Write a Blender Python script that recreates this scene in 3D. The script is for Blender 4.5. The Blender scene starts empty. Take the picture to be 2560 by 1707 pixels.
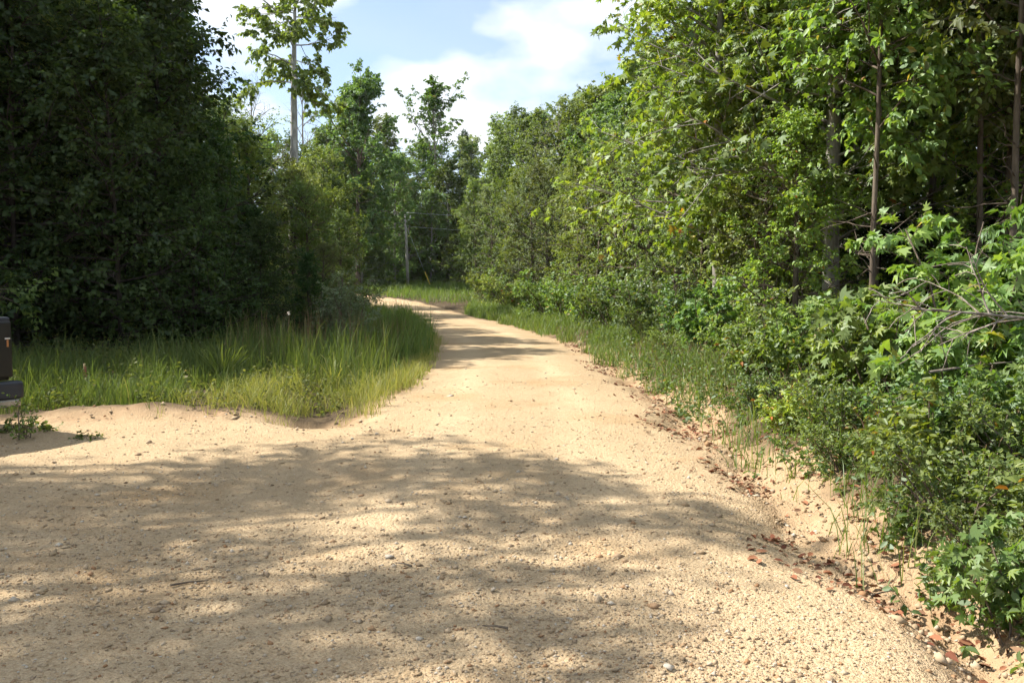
import bpy, math, random
import numpy as np
from mathutils import Vector
R = math.radians
scene = bpy.context.scene
COL = scene.collection

# ------------------------------------------------------------------ camera
cam_d = bpy.data.cameras.new('camera'); cam = bpy.data.objects.new('camera', cam_d); COL.objects.link(cam)
cam.location = (0, 0, 1.65); cam.rotation_euler = (R(90 - 3.59), 0, 0)
cam_d.sensor_width = 36; cam_d.lens = 29.05; cam_d.clip_start = 0.05; cam_d.clip_end = 3000
scene.camera = cam
# ------------------------------------------------------------------ sun, sky, exposure
SUN_AZ, SUN_EL = 76.0, 46.0          # degrees left of the view direction, above the horizon
SD = np.array([-math.sin(R(SUN_AZ)) * math.cos(R(SUN_EL)), math.cos(R(SUN_AZ)) * math.cos(R(SUN_EL)), math.sin(R(SUN_EL))])
sun_d = bpy.data.lights.new('sun', 'SUN'); sun = bpy.data.objects.new('sun', sun_d); COL.objects.link(sun)
sun_d.energy = 5.0; sun_d.angle = R(0.55); sun_d.color = (1.0, 0.955, 0.87)
sun.rotation_euler = Vector(SD).to_track_quat('Z', 'Y').to_euler()
world = bpy.data.worlds.new('World'); scene.world = world; world.use_nodes = True
def build_world():
    nt = world.node_tree; N = nt.nodes; L = nt.links; N.clear()
    out = N.new('ShaderNodeOutputWorld'); bg = N.new('ShaderNodeBackground'); bg.inputs[1].default_value = 0.10
    sky = N.new('ShaderNodeTexSky'); sky.sky_type = 'NISHITA'; sky.sun_disc = False
    sky.sun_elevation = R(SUN_EL); sky.sun_rotation = R(-SUN_AZ); sky.air_density = 1.0; sky.dust_density = 0.6; sky.ozone_density = 1.2
    tc = N.new('ShaderNodeTexCoord')
    mp = N.new('ShaderNodeMapping'); mp.inputs['Scale'].default_value = (1, 1, 1.9); mp.inputs['Location'].default_value = (3.23, 1.4, 0.25)
    L.new(tc.outputs['Generated'], mp.inputs['Vector'])
    n1 = N.new('ShaderNodeTexNoise'); n1.inputs['Scale'].default_value = 4.6; n1.inputs['Detail'].default_value = 7; n1.inputs['Roughness'].default_value = 0.48
    n1.inputs['Distortion'].default_value = 0.0
    L.new(mp.outputs[0], n1.inputs['Vector'])
    cr = N.new('ShaderNodeValToRGB'); cr.color_ramp.elements[0].position = 0.45; cr.color_ramp.elements[1].position = 0.57; cr.color_ramp.elements[0].color = (.20, .20, .20, 1)
    L.new(n1.outputs['Fac'], cr.inputs[0])
    n2 = N.new('ShaderNodeTexNoise'); n2.inputs['Scale'].default_value = 5.5; n2.inputs['Detail'].default_value = 5
    L.new(mp.outputs[0], n2.inputs['Vector'])
    cs = N.new('ShaderNodeValToRGB'); e = cs.color_ramp.elements
    e[0].position = 0.36; e[0].color = (4.7, 5.4, 6.1, 1); e[1].position = 0.60; e[1].color = (6.0, 6.2, 6.4, 1)
    L.new(n2.outputs['Fac'], cs.inputs[0])
    mx = N.new('ShaderNodeMixRGB'); L.new(cr.outputs[0], mx.inputs[0]); L.new(sky.outputs[0], mx.inputs[1]); L.new(cs.outputs[0], mx.inputs[2])
    L.new(mx.outputs[0], bg.inputs[0]); L.new(bg.outputs[0], out.inputs[0])
build_world()
vs = scene.view_settings; vs.view_transform = 'Standard'; vs.look = 'None'; vs.exposure = 1.08; vs.gamma = 1.0; vs.use_curve_mapping = False
scene.render.engine = 'CYCLES'
cy = scene.cycles; cy.max_bounces = 4; cy.diffuse_bounces = 2; cy.adaptive_threshold = 0.04; cy.glossy_bounces = 2; cy.transmission_bounces = 2; cy.transparent_max_bounces = 4
cy.use_denoising = True; cy.sample_clamp_indirect = 4.0; cy.caustics_reflective = False; cy.caustics_refractive = False

# ------------------------------------------------------------------ helpers
def put(o, parent=None, loc=None):
    COL.objects.link(o)
    if parent is not None: o.parent = parent
    if loc is not None: o.location = loc
    return o
def tag(o, label=None, cat=None, group=None, kind=None):
    if label: o['label'] = label
    if cat: o['category'] = cat
    if group: o['group'] = group
    if kind: o['kind'] = kind
    return o
def empty(name, loc=(0, 0, 0), rz=0.0):
    o = bpy.data.objects.new(name, None); o.empty_display_size = 0.2
    put(o, None, loc); o.rotation_euler = (0, 0, rz); return o
def mesh_np(name, V, F, mat=None, smooth=False):
    """V (n,3); F an index array (m,k) or a list of them"""
    Fs = F if isinstance(F, list) else [F]
    Fs = [np.asarray(f, np.int32) for f in Fs if len(f)]
    me = bpy.data.meshes.new(name); V = np.asarray(V, np.float32)
    me.vertices.add(len(V)); me.vertices.foreach_set('co', V.ravel())
    lv = np.concatenate([f.ravel() for f in Fs]); lt = np.concatenate([np.full(len(f), f.shape[1], np.int32) for f in Fs])
    ls = np.concatenate([[0], np.cumsum(lt)[:-1]]).astype(np.int32)
    me.loops.add(len(lv)); me.loops.foreach_set('vertex_index', lv)
    me.polygons.add(len(lt)); me.polygons.foreach_set('loop_start', ls); me.polygons.foreach_set('loop_total', lt)
    if smooth: me.polygons.foreach_set('use_smooth', np.ones(len(lt), bool))
    me.update(calc_edges=True)
    if mat: me.materials.append(mat)
    return me
def obj(name, me, parent=None, loc=None):
    return put(bpy.data.objects.new(name, me), parent, loc)
def unit(v): return v / np.maximum(np.linalg.norm(v, axis=-1, keepdims=True), 1e-9)
def smooth01(a, b, x):
    t = np.clip((x - a) / (b - a), 0, 1); return t * t * (3 - 2 * t)
_rs = np.random.RandomState(7)
_G = _rs.rand(256, 256)
def vnoise(x, y):
    xi = np.floor(x).astype(int); yi = np.floor(y).astype(int); fx = x - xi; fy = y - yi
    fx = fx * fx * (3 - 2 * fx); fy = fy * fy * (3 - 2 * fy)
    a = _G[xi & 255, yi & 255]; b = _G[(xi + 1) & 255, yi & 255]; c = _G[xi & 255, (yi + 1) & 255]; d = _G[(xi + 1) & 255, (yi + 1) & 255]
    return (a * (1 - fx) + b * fx) * (1 - fy) + (c * (1 - fx) + d * fx) * fy - 0.5
def fbm(x, y, o=4):
    s = 0; a = 1.0
    for i in range(o):
        s = s + a * vnoise(x * 2 ** i + 17.3 * i, y * 2 ** i + 5.1 * i); a *= 0.5
    return s

# ------------------------------------------------------------------ materials
def new_mat(name):
    m = bpy.data.materials.new(name); m.use_nodes = True; m.node_tree.nodes.clear()
    N, L = m.node_tree.nodes, m.node_tree.links
    out = N.new('ShaderNodeOutputMaterial'); return m, N, L, out
def leaf_mat(name, c0, c1, c2, trans=0.42, tcol=(1.5, 1.5, 0.55), gloss=0.04, accent=None, tone=0.35):
    """c0..c2: the leaf colours found on one plant (each leaf draws one)."""
    m, N, L, out = new_mat(name)
    g = N.new('ShaderNodeNewGeometry'); oi = N.new('ShaderNodeObjectInfo')
    ra = N.new('ShaderNodeValToRGB'); ra.color_ramp.interpolation = 'LINEAR'
    e = ra.color_ramp.elements; e[0].position = 0.0; e[0].color = (*c0, 1); e[1].position = 1.0; e[1].color = (*c2, 1)
    k = e.new(0.5); k.color = (*c1, 1)
    if accent:
        k = e.new(0.982); k.color = (*c2, 1); e[-1].color = (*accent, 1)
    L.new(g.outputs['Random Per Island'], ra.inputs[0])
    hsv = N.new('ShaderNodeHueSaturation')
    mh = N.new('ShaderNodeMapRange'); mh.inputs['To Min'].default_value = 0.475; mh.inputs['To Max'].default_value = 0.52
    mv = N.new('ShaderNodeMapRange'); mv.inputs['To Min'].default_value = 1 - tone; mv.inputs['To Max'].default_value = 1 + tone
    fr = N.new('ShaderNodeMath'); fr.operation = 'FRACT'; mu = N.new('ShaderNodeMath'); mu.operation = 'MULTIPLY'; mu.inputs[1].default_value = 7.31
    L.new(oi.outputs['Random'], mh.inputs[0]); L.new(oi.outputs['Random'], mu.inputs[0]); L.new(mu.outputs[0], fr.inputs[0]); L.new(fr.outputs[0], mv.inputs[0])
    L.new(mh.outputs[0], hsv.inputs['Hue']); L.new(mv.outputs[0], hsv.inputs['Value']); L.new(ra.outputs[0], hsv.inputs['Color'])
    df = N.new('ShaderNodeBsdfDiffuse'); tr = N.new('ShaderNodeBsdfTranslucent'); gl = N.new('ShaderNodeBsdfGlossy'); gl.inputs['Roughness'].default_value = 0.55
    gl.inputs['Color'].default_value = (0.9, 0.95, 1, 1)
    tm = N.new('ShaderNodeMixRGB'); tm.blend_type = 'MULTIPLY'; tm.inputs[0].default_value = 1; tm.inputs[2].default_value = (*tcol, 1)
    L.new(hsv.outputs[0], df.inputs[0]); L.new(hsv.outputs[0], tm.inputs[1]); L.new(tm.outputs[0], tr.inputs[0])
    m1 = N.new('ShaderNodeMixShader'); m1.inputs[0].default_value = trans; L.new(df.outputs[0], m1.inputs[1]); L.new(tr.outputs[0], m1.inputs[2])
    m2 = N.new('ShaderNodeMixShader'); m2.inputs[0].default_value = gloss; L.new(m1.outputs[0], m2.inputs[1]); L.new(gl.outputs[0], m2.inputs[2])
    L.new(m2.outputs[0], out.inputs[0]); return m
def bark_mat(name, c0, c1, scale=6.0, bump=0.4):
    m, N, L, out = new_mat(name)
    tc = N.new('ShaderNodeTexCoord'); mp = N.new('ShaderNodeMapping'); mp.inputs['Scale'].default_value = (1, 1, 0.25); L.new(tc.outputs['Object'], mp.inputs[0])
    n = N.new('ShaderNodeTexNoise'); n.inputs['Scale'].default_value = scale; n.inputs['Detail'].default_value = 6; n.inputs['Roughness'].default_value = 0.65
    L.new(mp.outputs[0], n.inputs['Vector'])
    r = N.new('ShaderNodeValToRGB'); r.color_ramp.elements[0].position = 0.36; r.color_ramp.elements[1].position = 0.64
    r.color_ramp.elements[0].color = (*c0, 1); r.color_ramp.elements[1].color = (*c1, 1); L.new(n.outputs['Fac'], r.inputs[0])
    b = N.new('ShaderNodeBsdfPrincipled'); b.inputs['Roughness'].default_value = 0.9; b.inputs['Specular IOR Level'].default_value = 0.2
    bp = N.new('ShaderNodeBump'); bp.inputs['Strength'].default_value = bump; bp.inputs['Distance'].default_value = 0.03
    L.new(n.outputs['Fac'], bp.inputs['Height']); L.new(bp.outputs[0], b.inputs['Normal']); L.new(r.outputs[0], b.inputs['Base Color']); L.new(b.outputs[0], out.inputs[0])
    return m
def plain_mat(name, c, rough=0.6, metal=0.0, spec=0.4, var=0.15, scale=8.0, coat=0.0):
    m, N, L, out = new_mat(name)
    tc = N.new('ShaderNodeTexCoord'); n = N.new('ShaderNodeTexNoise'); n.inputs['Scale'].default_value = scale; n.inputs['Detail'].default_value = 5
    L.new(tc.outputs['Object'], n.inputs['Vector'])
    r = N.new('ShaderNodeValToRGB'); r.color_ramp.elements[0].color = (*[v * (1 - var) for v in c], 1); r.color_ramp.elements[1].color = (*[min(1, v * (1 + var)) for v in c], 1)
    r.color_ramp.elements[0].position = 0.3; r.color_ramp.elements[1].position = 0.7
    L.new(n.outputs['Fac'], r.inputs[0])
    b = N.new('ShaderNodeBsdfPrincipled'); b.inputs['Roughness'].default_value = rough; b.inputs['Metallic'].default_value = metal
    b.inputs['Specular IOR Level'].default_value = spec; b.inputs['Coat Weight'].default_value = coat
    L.new(r.outputs[0], b.inputs['Base Color']); L.new(b.outputs[0], out.inputs[0]); return m
def island_mat(name, cols, rough=0.85):
    m, N, L, out = new_mat(name)
    g = N.new('ShaderNodeNewGeometry'); ra = N.new('ShaderNodeValToRGB'); e = ra.color_ramp.elements
    e[0].color = (*cols[0], 1); e[1].color = (*cols[-1], 1)
    for i, c in enumerate(cols[1:-1]):
        k = e.new((i + 1) / (len(cols) - 1)); k.color = (*c, 1)
    L.new(g.outputs['Random Per Island'], ra.inputs[0])
    b = N.new('ShaderNodeBsdfPrincipled'); b.inputs['Roughness'].default_value = rough; b.inputs['Specular IOR Level'].default_value = 0.25
    L.new(ra.outputs[0], b.inputs['Base Color']); L.new(b.outputs[0], out.inputs[0]); return m

M = {}
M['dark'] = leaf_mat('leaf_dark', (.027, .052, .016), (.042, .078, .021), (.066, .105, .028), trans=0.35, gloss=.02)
M['mid'] = leaf_mat('leaf_mid', (.100, .148, .038), (.140, .190, .046), (.185, .225, .054), gloss=.03)
M['olive'] = leaf_mat('leaf_olive', (.125, .172, .062), (.175, .222, .078), (.225, .262, .094))
M['gum'] = leaf_mat('leaf_gum', (.140, .225, .038), (.190, .280, .044), (.255, .315, .050), accent=(.42, .13, .02))
M['sap'] = leaf_mat('leaf_sapling', (.090, .165, .034), (.130, .210, .042), (.190, .255, .052), accent=(.36, .22, .06))
M['far'] = leaf_mat('leaf_far', (.100, .170, .052), (.140, .215, .060), (.185, .250, .070))
M['pale'] = leaf_mat('leaf_pale', (.13, .18, .095), (.18, .23, .13), (.26, .30, .18), trans=0.3)
M['pine'] = leaf_mat('needles', (.03, .065, .03), (.04, .08, .036), (.06, .10, .045), trans=0.2)
M['bark'] = bark_mat('bark_brown', (.05, .038, .028), (.17, .135, .10))
M['barkgrey'] = bark_mat('bark_grey', (.14, .125, .105), (.36, .33, .29), scale=5)
M['barkdark'] = bark_mat('bark_dark', (.025, .02, .016), (.08, .065, .05))
M['deadwood'] = bark_mat('dead_wood', (.13, .10, .08), (.34, .29, .24), scale=14)
M['barkpale'] = bark_mat('bark_pale', (.24, .225, .20), (.52, .49, .45), scale=5)
M['twig'] = bark_mat('twig_bark', (.07, .05, .035), (.20, .16, .12), scale=12)
M['grass'] = leaf_mat('grass_blade', (.115, .175, .040), (.155, .215, .050), (.205, .240, .070), trans=0.45, tcol=(1.3, 1.3, .5), gloss=0.03, accent=(.34, .27, .13), tone=.05)
M['grassdark'] = leaf_mat('grass_blade_deep', (.090, .125, .040), (.125, .165, .050), (.165, .192, .065), trans=0.42, tcol=(1.3, 1.3, .5), gloss=0.01, accent=(.26, .21, .11), tone=.05)
M['grassyel'] = leaf_mat('grass_blade_yellow', (.200, .235, .060), (.270, .290, .078), (.350, .330, .125), trans=0.45, tcol=(1.25, 1.2, .55), gloss=0.02, accent=(.40, .32, .16), tone=.05)
M['reed'] = leaf_mat('grass_stalk', (.16, .10, .05), (.22, .14, .07), (.26, .19, .10), trans=0.25, tcol=(1.1, 1, .8), gloss=0.02, tone=.05)
M['litter'] = island_mat('dead_leaf', [(.10, .035, .02), (.20, .07, .035), (.27, .12, .06), (.17, .09, .05), (.32, .19, .11)])
M['stone'] = island_mat('gravel_stone', [(0.228, 0.158, 0.094), (0.395, 0.297, 0.185), (0.320, 0.218, 0.121), (0.463, 0.366, 0.251), (0.260, 0.182, 0.111), (0.421, 0.323, 0.213), (0.353, 0.261, 0.157), (0.294, 0.158, 0.075), (0.387, 0.288, 0.185), (0.488, 0.427, 0.343), (0.337, 0.245, 0.149)], rough=.85)

def ground_mat():
    m, N, L, out = new_mat('gravel_and_soil')
    tc = N.new('ShaderNodeTexCoord'); P = tc.outputs['Object']
    def noise(sc, det=5, rough=.6):
        n = N.new('ShaderNodeTexNoise'); n.inputs['Scale'].default_value = sc; n.inputs['Detail'].default_value = det; n.inputs['Roughness'].default_value = rough
        L.new(P, n.inputs['Vector']); return n.outputs['Fac']
    def ramp(src, a, ca, b, cb):
        r = N.new('ShaderNodeValToRGB'); r.color_ramp.elements[0].position = a; r.color_ramp.elements[0].color = (*ca, 1)
        r.color_ramp.elements[1].position = b; r.color_ramp.elements[1].color = (*cb, 1); L.new(src, r.inputs[0]); return r.outputs[0]
    def mix(f, a, b, mode='MIX'):
        x = N.new('ShaderNodeMixRGB'); x.blend_type = mode
        if isinstance(f, float): x.inputs[0].default_value = f
        else: L.new(f, x.inputs[0])
        L.new(a, x.inputs[1]); L.new(b, x.inputs[2]); return x.outputs[0]
    v1 = N.new('ShaderNodeTexVoronoi'); v1.inputs['Scale'].default_value = 48; L.new(P, v1.inputs['Vector'])
    v2 = N.new('ShaderNodeTexVoronoi'); v2.inputs['Scale'].default_value = 110; L.new(P, v2.inputs['Vector'])
    sep = N.new('ShaderNodeSeparateColor'); L.new(v1.outputs['Color'], sep.inputs[0])
    sep2 = N.new('ShaderNodeSeparateColor'); L.new(v2.outputs['Color'], sep2.inputs[0])
    sand = ramp(noise(0.9, 6), .35, (0.446, 0.316, 0.182), .68, (0.535, 0.397, 0.239))
    chip = ramp(sep.outputs[0], 0, (0.241, 0.156, 0.084), 1, (0.586, 0.457, 0.303))
    chip2 = ramp(sep2.outputs[0], 0, (0.356, 0.248, 0.138), 1, (0.570, 0.439, 0.284))
    gravel = mix(.5, mix(.45, sand, chip), chip2)
    stain = ramp(noise(.55, 4), .52, (1, 1, 1), .72, (.88, .80, .70)); gravel = mix(1.0, gravel, stain, 'MULTIPLY')
    tk = N.new('ShaderNodeAttribute'); tk.attribute_name = 'packed'
    gravel = mix(1.0, gravel, ramp(tk.outputs['Fac'], 0, (.90, .885, .86), 1, (1.07, 1.07, 1.07)), 'MULTIPLY')
    dirt = ramp(noise(3.5, 8, .7), .33, (0.264, 0.172, 0.099), .68, (0.433, 0.305, 0.184))
    red = ramp(noise(1.7, 5), .50, (0.449, 0.314, 0.180), .72, (0.337, 0.172, 0.086)); dirt = mix(.4, dirt, red)
    soil = ramp(noise(5, 8, .7), .35, (.045, .032, .020), .68, (.13, .092, .052))
    def attr(nm):
        a = N.new('ShaderNodeAttribute'); a.attribute_name = nm; return a.outputs['Fac']
    col = mix(attr('gravel'), mix(attr('dirt'), soil, dirt), gravel)
    b = N.new('ShaderNodeBsdfPrincipled'); b.inputs['Roughness'].default_value = .95; b.inputs['Specular IOR Level'].default_value = .12
    h1 = N.new('ShaderNodeMath'); h1.operation = 'MULTIPLY'; h1.inputs[1].default_value = -1.0; L.new(v1.outputs['Distance'], h1.inputs[0])
    h2 = N.new('ShaderNodeMath'); h2.operation = 'MULTIPLY_ADD'; h2.inputs[1].default_value = -.5; L.new(v2.outputs['Distance'], h2.inputs[0]); L.new(h1.outputs[0], h2.inputs[2])
    h3 = N.new('ShaderNodeMath'); h3.operation = 'MULTIPLY_ADD'; h3.inputs[1].default_value = 1.2; L.new(noise(22, 7, .7), h3.inputs[0]); L.new(h2.outputs[0], h3.inputs[2])
    bp = N.new('ShaderNodeBump'); bp.inputs['Strength'].default_value = .75; bp.inputs['Distance'].default_value = .013
    L.new(h3.outputs[0], bp.inputs['Height']); L.new(bp.outputs[0], b.inputs['Normal'])
    L.new(col, b.inputs['Base Color']); L.new(b.outputs[0], out.inputs[0]); return m
M['ground'] = ground_mat()

# ------------------------------------------------------------------ terrain
CL = np.array([(0, -60), (0, 0), (.05, 12), (-.1, 20), (-.8, 28), (-2.0, 36), (-4.2, 48), (-7.5, 60), (-12, 69), (-19, 76), (-30, 80), (-60, 84)], float)
def dense_line(C):
    out = []
    for i in range(len(C) - 1):
        p0, p1, p2, p3 = C[max(i - 1, 0)], C[i], C[i + 1], C[min(i + 2, len(C) - 1)]
        for t in np.linspace(0, 1, 14, endpoint=False):
            out.append(.5 * ((2 * p1) + (-p0 + p2) * t + (2 * p0 - 5 * p1 + 4 * p2 - p3) * t * t + (-p0 + 3 * p1 - 3 * p2 + p3) * t ** 3))
    return np.array(out + [C[-1]])
DL = dense_line(CL); DT = np.gradient(DL, axis=0); DT /= np.linalg.norm(DT, axis=1, keepdims=True)
def road_off(x, y):
    """signed distance from the road's centre line, + to the right"""
    x = np.asarray(x, float); y = np.asarray(y, float); sh = x.shape; x = x.ravel(); y = y.ravel(); res = np.empty(len(x))
    for a in range(0, len(x), 20000):
        dx = x[a:a + 20000, None] - DL[None, :, 0]; dy = y[a:a + 20000, None] - DL[None, :, 1]
        i = np.argmin(dx * dx + dy * dy, axis=1); k = np.arange(len(i))
        res[a:a + 20000] = dx[k, i] * DT[i, 1] - dy[k, i] * DT[i, 0]
    return res.reshape(sh)
def masks(x, y, off=None):
    if off is None: off = road_off(x, y)
    n = fbm(x * 1.1 + 3, y * 1.1, 4) * .45 + fbm(x * 5, y * 5, 3) * .12
    edge = 1.93 + n * .4 - .25 * smooth01(11, 14, y) * (off < 0)
    grav = smooth01(.18, -.12, np.abs(off) - edge)
    ap = smooth01(.25, -.15, y - (10.35 + n * 1.1 + .05 * (x + 5))) * smooth01(1.0, 0.0, x) * smooth01(-14, -12.5, x)
    grav = np.maximum(grav, ap)
    dr = smooth01(3.0, 2.5, off + n * 1.3 + .02 * np.maximum(y - 10, 0)) * (off > 0)
    dl = smooth01(.75, .1, y - (10.4 + n * 1.1 + .05 * (x + 5))) * (x < 0) * smooth01(-16, -13, x)
    dl2 = smooth01(-2.4, -1.95, off + n * .4) * (off < 0)
    dirt = np.clip(np.maximum.reduce([dr, dl, dl2]), 0, 1)
    return grav, dirt
def height(x, y, off=None):
    x = np.asarray(x, float); y = np.asarray(y, float)
    if off is None: off = road_off(x, y)
    z = smooth01(46, 96, y) * 2.0 + smooth01(90, 200, y) * 3
    z = z + .05 * np.maximum(0, 1 - (off / 2.0) ** 2) * smooth01(4, 9, y)                      # road crown
    wob = fbm(x * .7, y * .7, 3)
    z = z - (.13 + .16 * fbm(x * 1.1, y * 1.1, 3)) * np.exp(-((off - 2.25 + wob * .5) / .30) ** 2) * smooth01(26, 10, y)           # ditch on the right
    z = z + (.30 * smooth01(2.35, 3.2, off) + .5 * smooth01(5, 14, off)) * smooth01(72, 45, y)                        # right bank
    left = smooth01(10.2, 11.4, y - .05 * (x + 5)) * (off < 0)
    z = z - .16 * np.exp(-((off + 2.75) / .55) ** 2) * left
    z = z - .34 * np.exp(-(((x + 2.5) / .50) ** 2 + ((y - 10.55) / .45) ** 2))                  # washed-out drain beside the drive
    z = z + .13 * np.exp(-(((x + 5.2) / 1.1) ** 2 + ((y - 10.9) / .45) ** 2))                   # gravel heap
    z = z + .06 * np.exp(-(((x + 3.0) / .35) ** 2 + ((y - 9.9) / .25) ** 2))
    z = z + fbm(x * .45 + 9, y * .45, 3) * .05 + fbm(x * 3, y * 3, 3) * .018
    g, d = masks(x, y, off)
    z = z + fbm(x * 9, y * 9, 3) * (.012 + .05 * d * (1 - g)) + (1 - np.maximum(g, d)) * fbm(x * 1.3, y * 1.3, 3) * .10
    return z
def hz(x, y): return float(height(np.array([x]), np.array([y]))[0])

def build_ground():
    ang = np.concatenate([np.linspace(-180, -46, 60, endpoint=False), np.linspace(-46, 46, 330, endpoint=False), np.linspace(46, 180, 61)])
    rad = np.concatenate([np.geomspace(.25, 2.2, 14, endpoint=False), np.geomspace(2.2, 45, 330, endpoint=False), np.geomspace(45, 130, 50, endpoint=False), np.geomspace(130, 900, 14)])
    A, Rr = np.meshgrid(R(1) * ang, rad); x = Rr * np.sin(A); y = Rr * np.cos(A)
    off = road_off(x, y); z = height(x, y, off); g, d = masks(x, y, off)
    na, nr = len(ang), len(rad)
    V = np.stack([x, y, z], -1).reshape(-1, 3); idx = np.arange(na * nr).reshape(nr, na)
    Q = np.stack([idx[:-1, :-1], idx[1:, :-1], idx[1:, 1:], idx[:-1, 1:]], -1).reshape(-1, 4)[:, ::-1]
    gf = g.ravel(); dd = d.ravel()
    pk = (np.exp(-((np.abs(off + .12 * fbm(x * .2, y * .2, 2)) - .80) / .34) ** 2) * smooth01(3, 9, y) * (.75 + .9 * fbm(x * .6, y * .6, 3)) + .35 * smooth01(9, 3, y) + .25 * fbm(x * .9 + 5, y * .9, 4)).clip(0, 1).ravel()
    isroad = gf[Q].mean(1) > .5
    # centre cap belongs to the road
    V = np.concatenate([V, [[0, 0, height(np.array([0.]), np.array([0.]))[0]]]]); gf = np.append(gf, 1); dd = np.append(dd, 1); pk = np.append(pk, .3)
    cap = np.stack([np.full(na - 1, na * nr), idx[0, 1:], idx[0, :-1]], -1)
    for nm, fs, lab in (('ground', [Q[~isroad]], 'earth bank, ditch and woodland floor beside the gravel road'), ('gravel_road', [Q[isroad], cap], 'tan gravel road bending left between the woods')):
        used = np.unique(np.concatenate([f.ravel() for f in fs])); rm = np.full(len(V), -1); rm[used] = np.arange(len(used))
        me = mesh_np(nm, V[used], [rm[f] for f in fs], M['ground'], smooth=True)
        for an, arr in (('gravel', gf), ('dirt', dd), ('packed', pk)):
            at = me.attributes.new(an, 'FLOAT', 'POINT'); at.data.foreach_set('value', arr[used].astype(np.float32))
        tag(obj(nm, me), lab, nm.replace('gravel_', ''), kind='structure')
build_ground()

# ------------------------------------------------------------------ plant generators (numpy)
def grow(start, dirs, lens, P, bend=(0, 0, 0), wob=.15, rng=None):
    n = len(start); pts = np.empty((n, P, 3)); pts[:, 0] = start; d = unit(dirs); st = (lens / (P - 1))[:, None]; bend = np.asarray(bend, float)
    for i in range(1, P):
        d = unit(d + (bend / (P - 1)) + rng.normal(0, wob, (n, 3)) / math.sqrt(P))
        pts[:, i] = pts[:, i - 1] + d * st
    return pts
def tubes(pts, rad, K):
    n, P, _ = pts.shape; T = np.gradient(pts, axis=1); T = unit(T)
    ref = np.where(np.abs(T[:, :1, 2:3]) > .9, np.array([1., 0, 0]), np.array([0, 0, 1.]))
    U = unit(np.cross(T, np.broadcast_to(ref, T.shape))); W = np.cross(T, U)
    a = np.linspace(0, 2 * math.pi, K, endpoint=False)
    V = pts[:, :, None] + rad[:, :, None, None] * (U[:, :, None] * np.cos(a)[:, None] + W[:, :, None] * np.sin(a)[:, None])
    idx = np.arange(n * P * K).reshape(n, P, K); nx = np.roll(idx, -1, axis=2)
    Q = np.stack([idx[:, :-1], nx[:, :-1], nx[:, 1:], idx[:, 1:]], -1).reshape(-1, 4)
    return V.reshape(-1, 3), Q
def branch_off(parents, prad, m, t0, t1, ang, rng, up=0.0, jitter=.25):
    n, P, _ = parents.shape; t = (np.arange(m)[None] + rng.rand(n, m)) / m; t = t0 + (t1 - t0) * t
    f = t * (P - 1); i = np.minimum(f.astype(int), P - 2); w = (f - i)[..., None]; k = np.arange(n)[:, None]
    p = parents[k, i] * (1 - w) + parents[k, i + 1] * w; T = unit(parents[k, i + 1] - parents[k, i])
    r = prad[k, i] * (1 - w[..., 0]) + prad[k, i + 1] * w[..., 0]
    rv = rng.normal(0, 1, T.shape); pe = unit(rv - (rv * T).sum(-1, keepdims=True) * T)
    a = np.clip(ang + rng.normal(0, jitter, t.shape), .15, 1.8)[..., None]
    d = unit(np.cos(a) * T + np.sin(a) * pe + np.array([0, 0, up]))
    return p.reshape(-1, 3), d.reshape(-1, 3), r.ravel(), t.ravel()
TPL = {
    'rhomb': (np.array([(0, 0, 0), (.30, .45, .07), (0, 1, -.06), (-.30, .45, .07)]), np.array([(0, 1, 2), (0, 2, 3)])),
    'oval': (np.array([(0, 0, 0), (.24, .30, .06), (.22, .68, .05), (0, 1, -.10), (-.22, .68, .05), (-.24, .30, .06)]), np.array([(0, 1, 2), (0, 2, 3), (0, 3, 4), (0, 4, 5)])),
    'star': (np.array([(0, .38, 0), (0, 0, 0), (.30, .03, -.02), (.66, .22, -.10), (.25, .40, .03), (.50, .86, -.10), (.15, .64, .03), (0, 1.12, -.12), (-.15, .64, .03), (-.50, .86, -.10), (-.25, .40, .03), (-.66, .22, -.10), (-.30, .03, -.02)]),
             np.array([(0, i, i + 1) for i in range(1, 12)] + [(0, 12, 1)])),
    'needle': (np.array([(0, 0, 0), (.05, .5, 0), (0, 1, 0), (-.05, .5, 0)]), np.array([(0, 1, 2), (0, 2, 3)])),
}
_curl = np.random.RandomState(3)
def leaves(pos, dirs, nrm, size, tpl):
    tv, tf = TPL[tpl]; n = len(pos); Y = unit(dirs); Z = unit(nrm - (nrm * Y).sum(-1, keepdims=True) * Y); X = np.cross(Y, Z)
    V = pos[:, None] + size[:, None, None] * (tv[None, :, 0:1] * X[:, None] + tv[None, :, 1:2] * Y[:, None] + tv[None, :, 2:3] * Z[:, None] * _curl.uniform(-.5, 3.0, (n, 1, 1)))
    F = (tf[None] + (np.arange(n) * len(tv))[:, None, None]).reshape(-1, tf.shape[1])
    return V.reshape(-1, 3), F
def leaves_on(tw, m, size, rng, tpl, droop=.35, t0=.15, upn=.75, spread=1.0, face=(0, 0)):
    """m leaves along every twig polyline"""
    p, d, _, _ = branch_off(tw, np.zeros(tw.shape[:2]), m, t0, 1.0, 1.0, rng, 0, .3)
    n = len(p); d = unit(d * np.array([1, 1, .45]) + np.array([0, 0, -droop]) + rng.normal(0, .25, (n, 3)))
    nr = unit(np.array([face[0], face[1], upn]) + rng.normal(0, .55 * spread, (n, 3)))
    s = size * np.clip(rng.normal(1, .28, n), .4, 1.6)
    return leaves(p, d, nr, s, tpl)
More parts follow.
